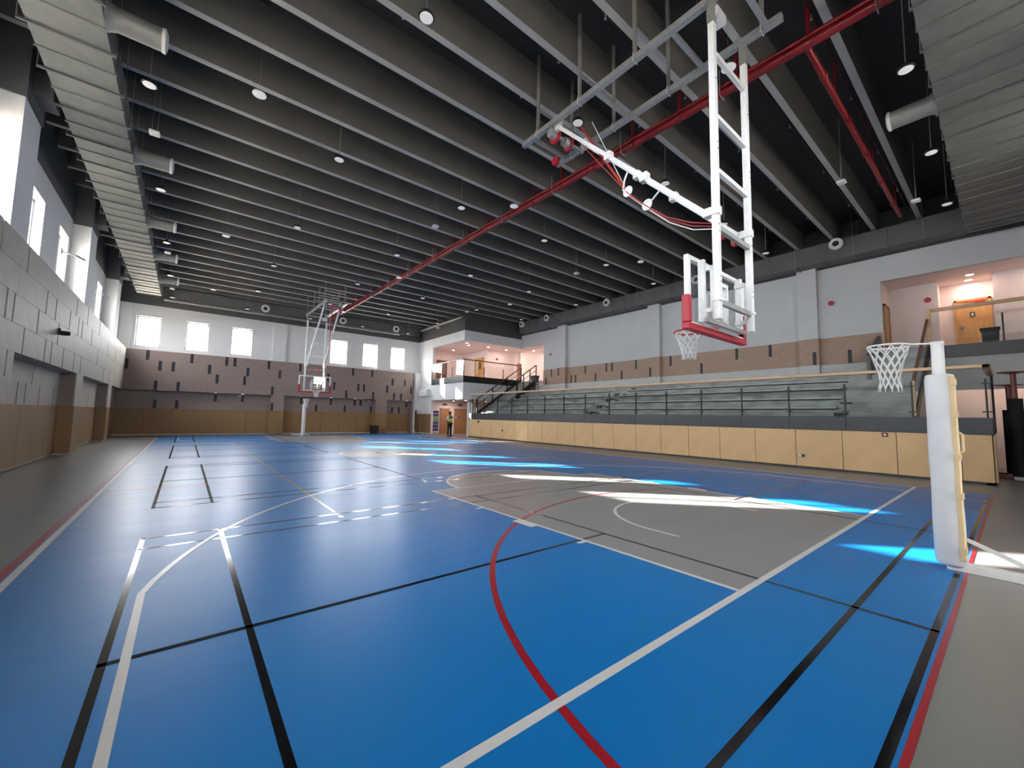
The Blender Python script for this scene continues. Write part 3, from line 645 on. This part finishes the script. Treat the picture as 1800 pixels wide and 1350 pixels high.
for i, y in enumerate(pys):
    ps = obj('post', MB().box(XB-.02, XB+.03, y-.02, y+.02, 1.72, 2.74), 'black_steel', fb)
    obj('bracket', MB().box(XB-.03, XB+.02, y-.09, y+.09, 1.86, 1.89), 'black_steel', ps); obj('bracket', MB().box(XB-.03, XB+.02, y-.07, y+.07, 2.60, 2.62), 'black_steel', ps)
    y2 = pys[i+1] if i+1 < len(pys) else G1
    box('glass_pane', XB+.03, XB+.042, y+.01, y2-.01, 1.74, 3.02, 'rail_glass', fb)
box('glass_pane', XB+.1, 12.6, G0, G0+.012, 1.74, 3.02, 'rail_glass', fb)
obj('post', MB().bar((12.55, G0, 1.3), (12.55, G0, 3.05), .05), 'black_steel', fb)
# small fittings on the padded front
s = thing('socket_box', 'small socket box on the tan padded front below the balustrade', 'socket', (XB-.05, 2.9, .38))
obj('plate', MB().box(XB-.06, XB-.04, 2.78, 2.98, .36, .47), 'steel_grey', s); obj('outlet', MB().box(XB-.066, XB-.06, 2.80, 2.87, .38, .45), 'plastic_black', s); obj('outlet', MB().box(XB-.066, XB-.06, 2.89, 2.96, .38, .45), 'plastic_white', s)
s = thing('call_point', 'small red call point near the top of the tan padding', 'call point', (XB-.05, .8, 1.2)); obj('plate', MB().box(XB-.06, XB-.04, .72, .86, 1.13, 1.26), 'maroon', s); obj('button', MB().box(XB-.066, XB-.06, .765, .815, 1.17, 1.22), 'plastic_white', s)
s = thing('door_pull', 'small dark pull on the tan padded front near the lobby', 'pull', (XB-.05, 19.3, .6)); obj('knob', MB().lathe([(.05, 0), (.05, .04)], (XB-.09, 19.2, .62), 12, 'x'), 'black_steel', s); obj('latch', MB().box(XB-.075, XB-.04, 21.9, 22.05, 1.05, 1.2), 'black_steel', s)

# ------------------------------------------------------------------ basketball goals hung from the roof
def net(mb, c, r0_, r1_, h, n=10, lev=5, cr=.008, flare=0):
    def P(k, l):
        f = l/lev; r = r1_+(r0_-r1_)*(1-f)**1.6+flare*max(0, f-.8); a = 2*math.pi*k/n
        return Vector((c[0]+r*math.cos(a), c[1]+r*math.sin(a), c[2]-h*f))
    for k in range(n):
        for s in (-1, 1):
            mb.tube([P(k+s*l*.5, l) for l in range(lev+1)], cr, 5)
    for k in range(n):
        q = P(k+lev*.5, lev); mb.tube([q+Vector((.012*math.cos(a), .012*math.sin(a)*0, .012*math.sin(a)-.02)) for a in [2*math.pi*i/6 for i in range(6)]], cr*.8, 4, True)
    return mb
def make_goal(label):
    t = thing('basketball_goal', label, 'basketball goal', (0, 0, 0), 'ceiling hung basketball goals')
    S, Gv = 'steel_white', 'steel_galv'
    for s in (-1, 1):
        x = s*.56
        r = obj('rail', MB().box(x-.05, x+.05, .36, 5.35, 7.86, 7.97), Gv, t)
        for y in (4.85, 3.6, 2.3, .65):
            h = obj('hanger', MB().box(x-.025, x+.025, y-.03, y+.03, 7.97, ZD), 'steel_grey', t)
            obj('clamp', MB().tube([(x-.06, y, 7.99), (x-.065, y, 7.85), (x+.065, y, 7.85), (x+.06, y, 7.99)], .008, 6), S, h)
    for y in (5.0, 3.2, 1.6, .57): obj('cross_beam', MB().box(-.52, .52, y-.035, y+.035, 7.86, 7.93), Gv, t)
    for y in (4.85, 3.6, 2.3): obj('brace', MB().bar((-.53, y+.02, 8.55), (.53, y+.02, 8.55), .05), Gv, t)
    for s in (-1, 1):
        x = s*.57; zb = 2.96 if s < 0 else 2.94
        m = obj('mast', MB().box(x-.045, x+.045, .905, .995, zb, 7.55), S, t, bevel=.004)
        obj('mast_head', MB().box(x-.05, x+.05, .90, 1.0, 7.5, 7.9), 'steel_grey', m); obj('end_plate', MB().box(x-.06, x+.06, .89, 1.01, 3.22, 3.26), S, m)
        obj('collar', MB().box(x-.06, x+.06, .89, 1.12, 4.50, 4.62), S, m)
        for z in (3.5, 3.58, 4.25, 4.35, 5.5, 5.6, 6.6): obj('bolt', MB().lathe([(.010, 0), (.010, .008)], (x, .897, z), 8, 'y'), 'steel_grey', m)
        a = obj('arm', MB().bar((s*.44, 4.30, 7.84), (s*.50, 1.08, 4.56), .075), S, t)
        obj('arm_plate', MB().box(s*.44-.05, s*.44+.05, 4.24, 4.40, 7.76, 7.97), S, a)
        for f in (.42, .66):
            p = Vector((s*.44, 4.30, 7.84)).lerp(Vector((s*.50, 1.08, 4.56)), f); obj('joint', MB().box(p.x-.06, p.x+.06, p.y-.07, p.y+.07, p.z-.07, p.z+.07), S, a)
    obj('offset_beam', MB().box(-.56, -.28, .86, 1.03, 7.62, 7.76), S, t)
    for z, m_ in ((7.05, S), (6.05, S), (5.2, S), (4.32, 'steel_grey'), (3.22, 'steel_grey')): obj('rung', MB().box(-.54, .54, .92, .98, z-.035, z+.035), m_, t)
    for x in (-.2, .2): obj('clip', MB().box(x-.05, x+.05, .99, 1.05, 4.28, 4.36), 'red_orange', t)
    p0, p1 = Vector((-.44, 4.30, 7.84)), Vector((-.50, 1.08, 4.56))
    wA, wB = Vector((-.42, 2.56, 5.62)), Vector((-.42, 2.17, 5.21))
    for f, e, d1 in ((.56, wA, .10), (.76, wB, .04)):
        q = p0.lerp(p1, f); k1 = q.lerp(e, .35)+Vector((.02, d1, -.02)); k2 = q.lerp(e, .75)+Vector((.02, d1*1.2, -.03))
        h = obj('cable_guide', MB().tube([q, k1, k2, e], .016, 8), S, t, True)
        obj('guide_wheel', MB().lathe([(.085, -.012), (.10, 0), (.085, .012)], e, 18, 'x'), 'plastic_white', h, True)
    gA = wA+Vector((.02, 0, -.03)); gB = wB+Vector((.02, 0, -.03))
    for k, m_ in ((0, 'red_cable'), (1, 'red_cable'), (2, 'net_white')):
        o = Vector((.03*k-.03, 0, -.02*k)); st = Vector((-.25+.1*k, 4.2-.25*k, 7.8)); en = Vector((-.52, 1.0, 4.40-.04*k))
        obj('cable', MB().tube([st, gA+o, gB+o, gB.lerp(en, .35)+o+Vector((0, 0, -.10)), gB.lerp(en, .7)+o+Vector((0, 0, -.08)), en], .009, 6), m_, t)
    obj('safety_strap', MB().bar((-.1, 3.95, 7.8), gA, .035), 'red_orange', t)
    w = obj('winch_shaft', MB().lathe([(.045, -.5), (.045, .5)], (0, 4.45, 7.76), 14, 'x'), 'steel_grey', t, True)
    for x, r in ((-.40, .17), (.02, .15)): obj('winch_reel', MB().lathe([(r, -.015), (r, .015)], (x, 4.45, 7.74), 20, 'x'), 'red_pad', w); obj('winch_hub', MB().lathe([(.1, -.07), (.1, .07)], (x-.09, 4.45, 7.74), 16, 'x'), 'steel_galv', w)
    obj('winch_motor', MB().box(-.50, -.38, 4.30, 4.45, 7.97, 8.12), 'plastic_white', w, bevel=.015)
    pu = obj('pulley', MB().lathe([(.03, -.04), (.10, -.04), (.10, .04), (.03, .04)], (.18, 5.02, 7.68), 16, 'x'), 'red_pad', t); obj('pulley_hook', MB().tube([(.18, 5.0, 7.88), (.18, 5.01, 7.7)], .012, 6), 'steel_grey', pu)
    # backboard
    y = 1.23; z0, z1, hx = 2.87, 3.88, .93
    bb = obj('backboard', MB().box(-hx, hx, y-.007, y+.007, z0, z1), 'board_glass', t)
    obj('board_frame', MB().box(-hx-.02, -hx+.05, y-.045, y+.02, z0, z1+.01).box(hx-.05, hx+.02, y-.045, y+.02, z0, z1+.01).box(-hx, hx, y-.045, y+.02, z1-.05, z1+.01).box(-hx, hx, y-.045, y+.02, z0, z0+.05), S, bb)
    obj('target_square', MB().box(-.295, .295, y+.006, y+.010, 3.45, 3.50).box(-.295, .295, y+.006, y+.010, 3.05, 3.10).box(-.295, -.245, y+.006, y+.010, 3.05, 3.5).box(.245, .295, y+.006, y+.010, 3.05, 3.5), 'line_white', bb)
    pad = MB().box(-hx-.05, hx+.05, y-.06, y+.05, z0-.07, z0+.03)
    for s in (-1, 1): pad.box(s*hx-.05, s*hx+.05, y-.06, y+.05, z0+.03, 3.30)
    obj('board_padding', pad, 'red_pad', bb, bevel=.012)
    fr = obj('board_support', MB().box(-.66, -.60, 1.10, 1.19, 2.95, 3.86).box(.60, .66, 1.10, 1.19, 2.95, 3.86).box(-.66, .66, 1.10, 1.16, 2.94, 3.0), S, t)
    for s in (-1, 1): obj('side_frame', MB().box(s*.585-.02, s*.585+.02, .99, 1.19, 3.70, 3.76).box(s*.585-.02, s*.585+.02, .99, 1.19, 3.08, 3.14).box(s*.585-.02, s*.585+.02, .99, 1.04, 3.08, 3.76), S, fr)
    for x in (-.18, .18): obj('board_strut', MB().box(x-.025, x+.025, 1.13, 1.2, 2.97, 3.66), S, fr)
    obj('strut_tie', MB().box(-.18, .18, 1.13, 1.18, 3.60, 3.66).box(-.18, .18, 1.13, 1.18, 3.40, 3.44), S, fr)
    obj('lower_bar', MB().box(-.66, .66, 1.06, 1.11, 2.93, 2.99), 'steel_grey', fr)
    rim = obj('rim', MB().tube([(.228*math.cos(2*math.pi*k/28), 1.68+.228*math.sin(2*math.pi*k/28), 2.97) for k in range(28)], .014, 8, True), 'red_orange', t, True)
    obj('rim_bracket', MB().box(-.09, .09, 1.24, 1.46, 2.955, 2.975).box(-.09, .09, 1.235, 1.26, 2.86, 3.0), 'red_orange', rim)
    obj('net', net(MB(), (0, 1.68, 2.965), .225, .10, .42), 'net_white', rim)
    return t
goal = make_goal('near basketball goal seen from behind, hanging on white masts from the roof')
far = copy_tree(goal); far.location = (0, 27.78, 0); far.rotation_euler = (0, 0, math.pi)
far['label'] = 'far basketball goal facing the camera in front of the brown panelled wall'

# ------------------------------------------------------------------ netball posts
def make_netball():
    t = thing('netball_post', 'near netball post with white padding and a white net at the right', 'netball post', (.03, -1.13, 0), 'padded netball posts')
    x, y = .03, -1.13
    obj('pole', MB().box(x-.05, x+.05, y-.05, y+.05, .03, 2.42), 'steel_white', t, bevel=.02)
    obj('pole_cap', MB().box(x-.053, x+.053, y-.053, y+.053, 2.40, 2.43), 'plastic_white', t)
    prof = [(.105, .06), (.120, .09), (.122, .5), (.116, .85), (.122, 1.2), (.117, 1.6), (.120, 2.0), (.11, 2.06), (.06, 2.075)]
    pd = obj('pole_pad', MB().lathe(prof, (x, y, 0), 28), 'vinyl_white', t, True)
    ang = math.radians(-118)
    fx, fy = math.cos(ang), math.sin(ang)
    obj('pad_flap', MB().bar((x+.105*fx, y+.105*fy, .12), (x+.105*fx, y+.105*fy, 2.04), .10, .05), 'vinyl_cream', pd, bevel=.01)
    for z in (.2, .75, 1.15, 1.6, 1.95): obj('pad_strap', MB().bar((x+.125*fx, y+.125*fy, z), (x+.125*fx, y+.125*fy, z+.06), .16, .03), 'vinyl_cream', pd)
    obj('handle', MB().tube([(x+.13*fx, y+.13*fy, 1.22), (x+.165*fx, y+.165*fy, 1.25), (x+.165*fx, y+.165*fy, 1.42), (x+.13*fx, y+.13*fy, 1.45)], .010, 6), 'vinyl_cream', pd)
    cy = y+.40
    rim = obj('ring', MB().tube([(x+.19*math.cos(2*math.pi*k/28), cy+.19*math.sin(2*math.pi*k/28), 2.43) for k in range(28)], .010, 8, True), 'steel_white', t, True)
    obj('ring_arm', MB().tube([(x, y, 2.415), (x, cy-.19, 2.43)], .010, 8), 'steel_white', rim)
    obj('net', net(MB(), (x, cy, 2.425), .188, .075, .50, 11, 6, .0065, .14), 'net_white', rim)
    obj('base_leg', MB().box(x-.05, x+.05, y-.75, y+.03, .0, .09), 'steel_white', t, bevel=.006)
    obj('base_foot', MB().box(x-.55, x+.55, y-.80, y-.70, .0, .06), 'steel_white', t, bevel=.006)
    obj('brace', MB().bar((x, y-.1, .34), (x, y-.70, .07), .035), 'steel_white', t)
    return t
nb = make_netball()
o = copy_tree(nb); o.location = (-.17, 28.3, 0); o.rotation_euler = (0, 0, math.pi); o['label'] = 'far white netball post standing in front of the tan padded far wall'

# ------------------------------------------------------------------ ducts
def duct_y(label, x0, x1, y0, y1, z0, z1, m, flange=1.24, bars=True, drums=(), ddir=1, seam0=None, name='air_duct'):
    t = thing(name, label, 'duct', ((x0+x1)/2, (y0+y1)/2, z1))
    n = max(1, round((y1-y0)/flange)); d = (y1-y0)/n
    for i in range(n):
        box('duct_section', x0, x1, y0+i*d+.01, y0+(i+1)*d-.01, z0, z1, m, t)
        box('flange', x0-.025, x1+.025, y0+(i+1)*d-.02, y0+(i+1)*d+.02, z0-.022, z1+.02, m, t)
        if bars:
            yy = y0+(i+.5)*d; h = box('hanger_bar', x0-.10, x1+.07, yy-.02, yy+.02, z0-.045, z0-.008, 'duct_dark', t)
            for x in (x0-.1, x1+.07): box('hanger_rod', x-.006, x+.006, yy-.006, yy+.006, z0-.05, ZD, 'steel_grey', h)
    for y in drums:
        zc = z0+.21; xs = x1 if ddir > 0 else x0
        prof = [(.25, 0), (.22, .06*ddir), (.19, .14*ddir), (.185, .74*ddir)]
        dr = obj('drum_nozzle', MB().lathe(prof, (xs, y, zc), 22, 'x'), 'drum_metal', t, True)
        obj('nozzle_ring', MB().lathe([(.20, .72*ddir), (.205, .77*ddir), (.13, .80*ddir)], (xs, y, zc), 22, 'x'), 'plastic_white', dr, True)
    return t
duct_y('large grey metal air duct running along the left wall', -8.9, -7.87, -3.2, 28.6, 8.0, 8.62, 'duct_metal', 1.24, True, (2.9, 7.75, 12.6, 17.4, 21.4, 25.5))
t = duct_y('dark air duct along the top of the right wall', 13.8, 14.5, -.9, 22.6, 8.15, 8.93, 'duct_dark', 1.9, True, ())
for y in (2.55, 14.0, 19.4, 22.2, 8.3):
    nz = obj('jet_nozzle', MB().lathe([(.20, .2), (.22, 0), (.24, -.02), (.20, -.06), (.12, -.03)], (13.62, y, 8.72), 22, 'x'), 'plastic_white', t, True)
    obj('nozzle_throat', MB().lathe([(.11, -.032), (.11, -.028)], (13.60, y, 8.72), 18, 'x'), 'plastic_black', nz)
tb = thing('air_duct', 'huge grey air duct crossing the upper right corner of the hall', 'duct', (6, -1.5, 8.6))
x = -2.0; i = 0
while x < 13.6:
    x2 = min(x+1.15, 13.75); box('duct_section', x+.01, x2-.01, -2.13, -.95, 8.0, 8.62, 'duct_metal', tb); box('flange', x2-.02, x2+.02, -2.155, -.925, 7.97, 8.64, 'duct_metal', tb)
    h = box('hanger_bar', (x+x2)/2-.025, (x+x2)/2+.025, -2.2, -.91, 7.965, 7.992, 'duct_dark', tb); box('hanger_rod', (x+x2)/2-.006, (x+x2)/2+.006, -.925, -.913, 7.97, ZD, 'steel_grey', h)
    x = x2
for xd in (5.5,):
    prof = [(.25, 0), (.22, .06), (.19, .14), (.185, .74)]
    dr = obj('drum_nozzle', MB().lathe(prof, (xd, -.95, 8.28), 22, 'y'), 'drum_metal', tb, True); obj('nozzle_ring', MB().lathe([(.20, .72), (.205, .77), (.13, .80)], (xd, -.95, 8.28), 22, 'y'), 'plastic_white', dr, True)
# far wall duct and pale pipe
t = thing('air_duct', 'dark flat duct under the roof along the far wall', 'duct', (0, 30.3, 8.8))
for i in range(12):
    x0 = -7.4+i*1.35; box('duct_section', x0+.01, x0+1.34, 30.05, 30.55, 8.25, 8.9, 'duct_dark', t); box('flange', x0+1.32, x0+1.37, 30.03, 30.57, 8.23, 8.92, 'duct_dark', t)
for xx in (-2.6, 2.45, 6.65):
    nz = obj('jet_nozzle', MB().lathe([(.20, .2), (.22, 0), (.26, -.02), (.22, -.08), (.13, -.04)], (xx, 29.88, 8.5), 22, 'y'), 'plastic_white', t, True); obj('nozzle_throat', MB().lathe([(.12, -.045), (.12, -.040)], (xx, 29.88, 8.5), 18, 'y'), 'plastic_black', nz)
t = thing('round_pipe', 'pale round pipe with couplings along the far wall', 'pipe', (0, 30.0, 8.1))
obj('pipe_run', MB().tube([(-7.8, 30.0, 8.12), (7.0, 30.0, 8.12)], .085, 14), 'drum_metal', t, True)
for i in range(9): obj('coupling', MB().lathe([(.11, -.06), (.11, .06)], (-7.0+i*1.7, 30.0, 8.12), 14, 'x'), 'drum_metal', t)
t = thing('round_pipe', 'grey pipe along the top of the mezzanine wall', 'pipe', (8.9, 27, 8.75)); obj('pipe_run', MB().tube([(8.95, 23.4, 8.72), (8.95, 30.0, 8.72)], .10, 14), 'drum_metal', t, True); obj('coupling', MB().lathe([(.13, -.05), (.13, .05)], (8.95, 26, 8.72), 14, 'y'), 'drum_metal', t)

# ------------------------------------------------------------------ red sprinkler pipework
t = thing('sprinkler_pipe', 'thick red sprinkler main crossing the ceiling towards the far wall', 'pipe', (1.95, 13, 8.55))
def xm(y): return 2.18-(y+.6)*.0175
main = obj('main_pipe', MB().tube([(xm(-3), -3.0, 8.52), (xm(29.6), 29.6, 8.52)], .085, 14), 'red_pipe', t, True)
obj('second_pipe', MB().tube([(xm(-3)+.02, -3.0, 8.68), (xm(29.6)+.02, 29.6, 8.68)], .05, 12), 'red_pipe', t, True)
for k in range(-7, 19):
    y = 6.43+1.25*k+.24
    obj('riser', MB().tube([(xm(y), y, 8.52), (xm(y), y, 9.28)], .03, 8), 'red_pipe', t)
    obj('coupling', MB().lathe([(.105, -.045), (.105, .045)], (xm(y), y, 8.52), 14, 'y'), 'red_pipe', t)
    if k % 2 == 0:
        h = obj('pipe_hanger', MB().tube([(xm(y)-.10, y+.3, 8.43), (xm(y)-.10, y+.3, 9.0)], .010, 6).tube([(xm(y)-.10, y+.3, 8.43), (xm(y)+.10, y+.3, 8.42), (xm(y)+.10, y+.3, 8.8)], .010, 6), 'steel_galv', t)
for k in range(-7, 16, 1):
    y = 6.43+1.25*k+.24
    br = obj('branch_pipe', MB().tube([(-8.5 if k < 12 else -7.2, y, 9.28), (13.6 if y < YM else 8.5, y, 9.28)], .022, 8), 'red_pipe_dark', t)
    for xx in range(-7, 13, 3): obj('sprinkler_head', MB().lathe([(.012, 0), (.012, -.09), (.03, -.1), (.03, -.105)], (xx+.4, y, 9.27), 8), 'steel_galv', br)
t2 = thing('sprinkler_pipe', 'red branch pipe running to the right wall under the beams', 'pipe', (7, .47, 8.6))
obj('branch_pipe', MB().tube([(xm(.47), .47, 8.56), (12.2, .47, 8.6)], .06, 12), 'red_pipe', t2, True)
for xx in (3.3, 5.2, 7.1, 9.0, 10.9): obj('coupling', MB().lathe([(.08, -.05), (.08, .05)], (xx, .47, 8.58), 12, 'x'), 'red_pipe', t2)
for xx in (4.2, 8.0, 11.4): obj('riser', MB().tube([(xx, .47, 8.58), (xx, .47, 9.4)], .02, 8), 'red_pipe', t2)

# ------------------------------------------------------------------ pendant lamps
def make_lamp():
    t = thing('pendant_lamp', '-', 'lamp', (0, 0, 8.0), 'round pendant lamps under the beams')
    obj('housing', MB().lathe([(.035, .12), (.05, .08), (.12, .04), (.132, .0), (.118, -.01)], (0, 0, 8.0), 24), 'plastic_black', t, True)
    obj('lens', MB().lathe([(.108, -.008), (.104, -.02), (.03, -.024)], (0, 0, 8.0), 24), 'lens_white', t, True)
    obj('rod', MB().tube([(0, 0, 8.10), (0, 0, ZD)], .008, 6), 'steel_grey', t)
    return t
lamp = make_lamp(); first = True
LX = [-7.37, -3.74, -.08, 3.48, 7.07, 10.65]; LY = [-.70, 4.08, 8.9, 13.85, 18.7, 23.6, 28.5]
for j, y in enumerate(reversed(LY)):
    for i, x in enumerate(LX):
        if (x > 9 and y > 22) or (y < 0 and x < 0): continue
        o = lamp if first else copy_tree(lamp); first = False
        o.location = (x, y, 8.0); o['label'] = 'black-rimmed round pendant lamp, %s from the left duct, %s row from the far wall' % (ORD[i], ORD[j])
def make_speaker():
    t = thing('ceiling_speaker', '-', 'speaker', (0, 0, 8.0), 'round white hanging speakers')
    obj('can', MB().lathe([(.05, .05), (.11, .04), (.125, .01), (.125, 0)], (0, 0, 8.0), 24), 'steel_grey', t, True); obj('grille', MB().lathe([(.122, .0), (.125, -.012), (.03, -.022)], (0, 0, 8.0), 24), 'lens_white', t, True)
    obj('wire', MB().tube([(0, 0, 8.04), (0, 0, ZD)], .003, 5), 'steel_grey', t); return t
sp = make_speaker(); first = True
for j, y in enumerate((25.0, 16.4, 7.75, 1.4)):
    for i, x in enumerate((-5.63, 1.1, 7.85)):
        if y < 3 and i != 1: continue
        o = sp if first else copy_tree(sp); first = False
        o.location = (x, y, 8.0 if y > 2 else 8.1); o['label'] = 'round white hanging speaker, %s from the left duct, %s row from the far wall' % (ORD[i], ORD[j])
def make_box():
    t = thing('access_point', '-', 'access point', (0, 0, 8.0), 'square white hanging boxes')
    obj('case', MB().box(-.10, .10, -.10, .10, 8.0, 8.07), 'plastic_white', t, bevel=.015); obj('wire', MB().tube([(-.05, 0, 8.06), (-.05, 0, ZD)], .006, 5).tube([(.05, 0, 8.06), (.05, 0, ZD)], .006, 5), 'steel_grey', t); return t
ap = make_box(); first = True
for x, y, w in ((-7.38, 10.8, 'nearest one beside the left duct'), (-7.38, 20.1, 'middle one beside the left duct'), (-7.36, 26.5, 'farthest one beside the left duct'), (-.06, 10.65, 'left of the red main, nearer one'), (.6, 24.5, 'above the far basketball goal'), (7.0, 10.5, 'between the red main and the right wall'), (7.08, 1.0, 'close to the red branch pipe, upper right'), (9.84, -.14, 'closest to the huge duct, upper right'), (7.0, 19.65, 'near the mezzanine corner')):
    o = ap if first else copy_tree(ap); first = False
    o.location = (x, y, 8.0); o['label'] = 'square white box hung on wires, '+w

# ------------------------------------------------------------------ loose things
def bin_(label, x, y, z, w, h, m='plastic_black'):
    t = thing('waste_bin', label, 'bin', (x, y, z)); a, b = w*.42, w*.5
    obj('body', MB().add([(x-a,y-a,z),(x+a,y-a,z),(x+a,y+a,z),(x-a,y+a,z),(x-b,y-b,z+h),(x+b,y-b,z+h),(x+b,y+b,z+h),(x-b,y+b,z+h)], [(0,3,2,1),(4,5,6,7),(0,1,5,4),(1,2,6,5),(2,3,7,6),(3,0,4,7)]), m, t)
    obj('lip', MB().box(x-b-.02, x+b+.02, y-b-.02, y+b+.02, z+h-.05, z+h+.01), m, t); return t
bin_('black waste bin on the floor against the tan far wall', 5.25, 30.0, .002, .55, .62)
bin_('black waste bin on the upper landing in front of the door', 15.1, -1.25, DZ0-.02, .42, .55)
bin_('grey waste bin at the top of the mezzanine stairs', 15.2, 22.3, 4.3, .5, .5, 'fascia_dark')
ch = thing('stacking_chair', 'dark chair standing at the top of the grandstand near the mezzanine', 'chair', (13.9, 20.9, 3.5))
for dx in (-.2, .2):
    for dy in (-.2, .2): obj('leg', MB().bar((13.9+dx, 20.9+dy, 3.5), (13.9+dx, 20.9+dy, 3.95 if dx < 0 else 4.4), .03), 'black_steel', ch)
obj('seat', MB().box(13.68, 14.12, 20.68, 21.12, 3.94, 3.98), 'plastic_black', ch); obj('backrest', MB().box(14.08, 14.12, 20.7, 21.1, 4.1, 4.42), 'plastic_black', ch)
tag(obj('security_camera', MB().lathe([(.05, 0), (.07, .06), (.06, .2), (.03, .22)], (XL+.02, 14.9, 3.6), 14, 'x').box(XL, XL+.06, 14.85, 14.95, 3.55, 3.72), 'plastic_black'), 'black security camera on the left panelled wall', 'camera')
for i, (x, y, z, n, l) in enumerate(((XW, 17.1, 6.35, 1, 'left wall window nearest the camera'), (XW, 22.3, 6.3, 1, 'left wall beside a far window'))):
    tag(obj('wall_bracket', MB().tube([(x, y-.5, z), (x+.35, y-.45, z-.05), (x+.5, y-.2, z-.08)], .03, 8).box(x, x+.05, y-.6, y-.4, z-.1, z+.1), 'steel_galv'), 'grey pipe bracket on the '+l, 'bracket')
for x, y in ((-3.6, NB-.05), (5.1, NB-.05)):
    tag(obj('wall_lamp', MB().lathe([(.06, .05), (.12, .02), (.13, -.02), (.08, -.05)], (x, y, 2.55), 16), 'plastic_white'), 'small white wall fitting under the brown panels, %s' % ('left of the far netball post' if x < 0 else 'right of the far netball post'), 'wall lamp', 'fittings under the far panels')

# padded posts stored beside the grandstand
def stored_post(label, x, y, lean, ztop):
    t = thing('stored_post', label, 'post', (x, y, 0), 'padded posts parked beside the grandstand')
    obj('foot', MB().box(x-.35, x+.35, y-.12, y+.12, .02, .1), 'steel_white', t, bevel=.01); obj('foot_bar', MB().box(x-.08, x+.08, y-.4, y+.4, .02, .12), 'maroon', t, bevel=.01)
    obj('pad', MB().tube([(x, y, .12), (x+lean, y, ztop-.75)], .15, 16), 'cloth_black', t, True)
    obj('pole', MB().tube([(x+lean, y, ztop-.76), (x+lean*1.1, y, ztop)], .06, 12), 'maroon', t, True); obj('top_disc', MB().lathe([(.06, -.05), (.30, -.01), (.30, .01)], (x+lean*1.1, y, ztop), 24), 'maroon', t, True)
stored_post('black padded post with maroon disc top, farther one beside the grandstand', 12.95, -1.55, -.05, 2.75)
stored_post('black padded post with maroon disc top, nearer one at the right picture edge', 12.0, -1.66, -.05, 3.05)

# ------------------------------------------------------------------ the standing person
def skin_chain(name, verts, edges, radii, m, parent, sub=2, root=0):
    off = root_pos(parent); me = bpy.data.meshes.new(name); me.from_pydata([Vector(v)-off for v in verts], edges, []); me.materials.append(MATS[m])
    o = bpy.data.objects.new(name, me); C.objects.link(o); o.parent = parent
    sk = o.modifiers.new('skin', 'SKIN'); sk.use_smooth_shade = True
    for i, r in enumerate(radii):
        d = me.skin_vertices[0].data[i]; d.radius = r if isinstance(r, tuple) else (r, r)
    me.skin_vertices[0].data[root].use_root = True
    s = o.modifiers.new('sub', 'SUBSURF'); s.levels = sub; s.render_levels = sub
    return o
px, py = 8.75, 24.35
pr = thing('person', 'person in a yellow high visibility vest and black trousers leaning on the grandstand corner', 'person', (px, py, 0))
# facing +y/-x, right arm to the grandstand (+x)
V = [(px, py, .95), (px, py, 1.15), (px, py, 1.38), (px+.01, py+.01, 1.52), (px+.01, py+.02, 1.64), (px+.01, py+.03, 1.74),
     (px-.10, py, .88), (px-.11, py+.02, .50), (px-.12, py+.04, .09), (px-.12, py-.12, .05),
     (px+.10, py, .88), (px+.10, py+.03, .50), (px+.10, py+.05, .09), (px+.10, py-.11, .05),
     (px-.19, py, 1.40), (px-.27, py+.02, 1.14), (px-.20, py-.16, 1.02), (px-.12, py-.22, 1.08),
     (px+.19, py, 1.42), (px+.46, py, 1.36), (px+.72, py+.0, 1.40), (px+.80, py, 1.42)]
Ed = [(0,1),(1,2),(2,3),(3,4),(4,5),(0,6),(6,7),(7,8),(8,9),(0,10),(10,11),(11,12),(12,13),(2,14),(14,15),(15,16),(16,17),(2,18),(18,19),(19,20),(20,21)]
Ra = [(.15,.11),(.14,.10),(.16,.11),.055,.085,.07,.085,.06,.045,.04,.085,.06,.045,.04,.055,.042,.035,.03,.055,.042,.035,.03]
body = skin_chain('body', V, Ed, Ra, 'skin', pr)
skin_chain('trousers', [V[0], V[6], V[7], V[8], V[10], V[11], V[12]], [(0,1),(1,2),(2,3),(0,4),(4,5),(5,6)], [(.165,.12),.105,.08,.07,.105,.08,.07], 'cloth_black', pr)
skin_chain('shirt', [V[1], V[2], (px, py, 1.47), V[14], V[15], V[18], V[19], (px+.60, py, 1.38)], [(0,1),(1,2),(1,3),(3,4),(1,5),(5,6),(6,7)], [(.155,.115),(.17,.12),.07,.07,.058,.07,.055,.045], 'cloth_white', pr)
skin_chain('vest', [(px, py, .98), (px, py, 1.15), (px, py, 1.36)], [(0,1),(1,2)], [(.175,.13),(.175,.13),(.185,.13)], 'vest_yellow', pr)
obj('hair', MB().lathe([(.02, 1.825), (.07, 1.81), (.095, 1.76), (.10, 1.69), (.08, 1.62), (.05, 1.60)], (px+.01, py+.035, 0), 16), 'hair', pr, True)
for sx in (-.12, .10):
    obj('shoe', MB().box(px+sx-.05, px+sx+.05, py-.20, py+.09, .003, .09), 'plastic_black', pr, bevel=.02)
hand = MB()
hx, hy, hz = px+.80, py, 1.42
hand.box(hx-.02, hx+.07, hy-.015, hy+.015, hz-.04, hz+.04)
for k, (dz, L) in enumerate(((.032, .07), (.011, .085), (-.011, .08), (-.032, .06))): hand.tube([(hx+.06, hy, hz+dz), (hx+.06+L*.6, hy-.004, hz+dz*1.1), (hx+.06+L, hy-.018, hz+dz*1.1)], [.009, .009, .007], 6)
hand.tube([(hx+.0, hy, hz+.035), (hx+.03, hy-.02, hz+.075), (hx+.06, hy-.03, hz+.085)], [.011, .010, .008], 6)
obj('hand', hand, 'skin', pr, True)
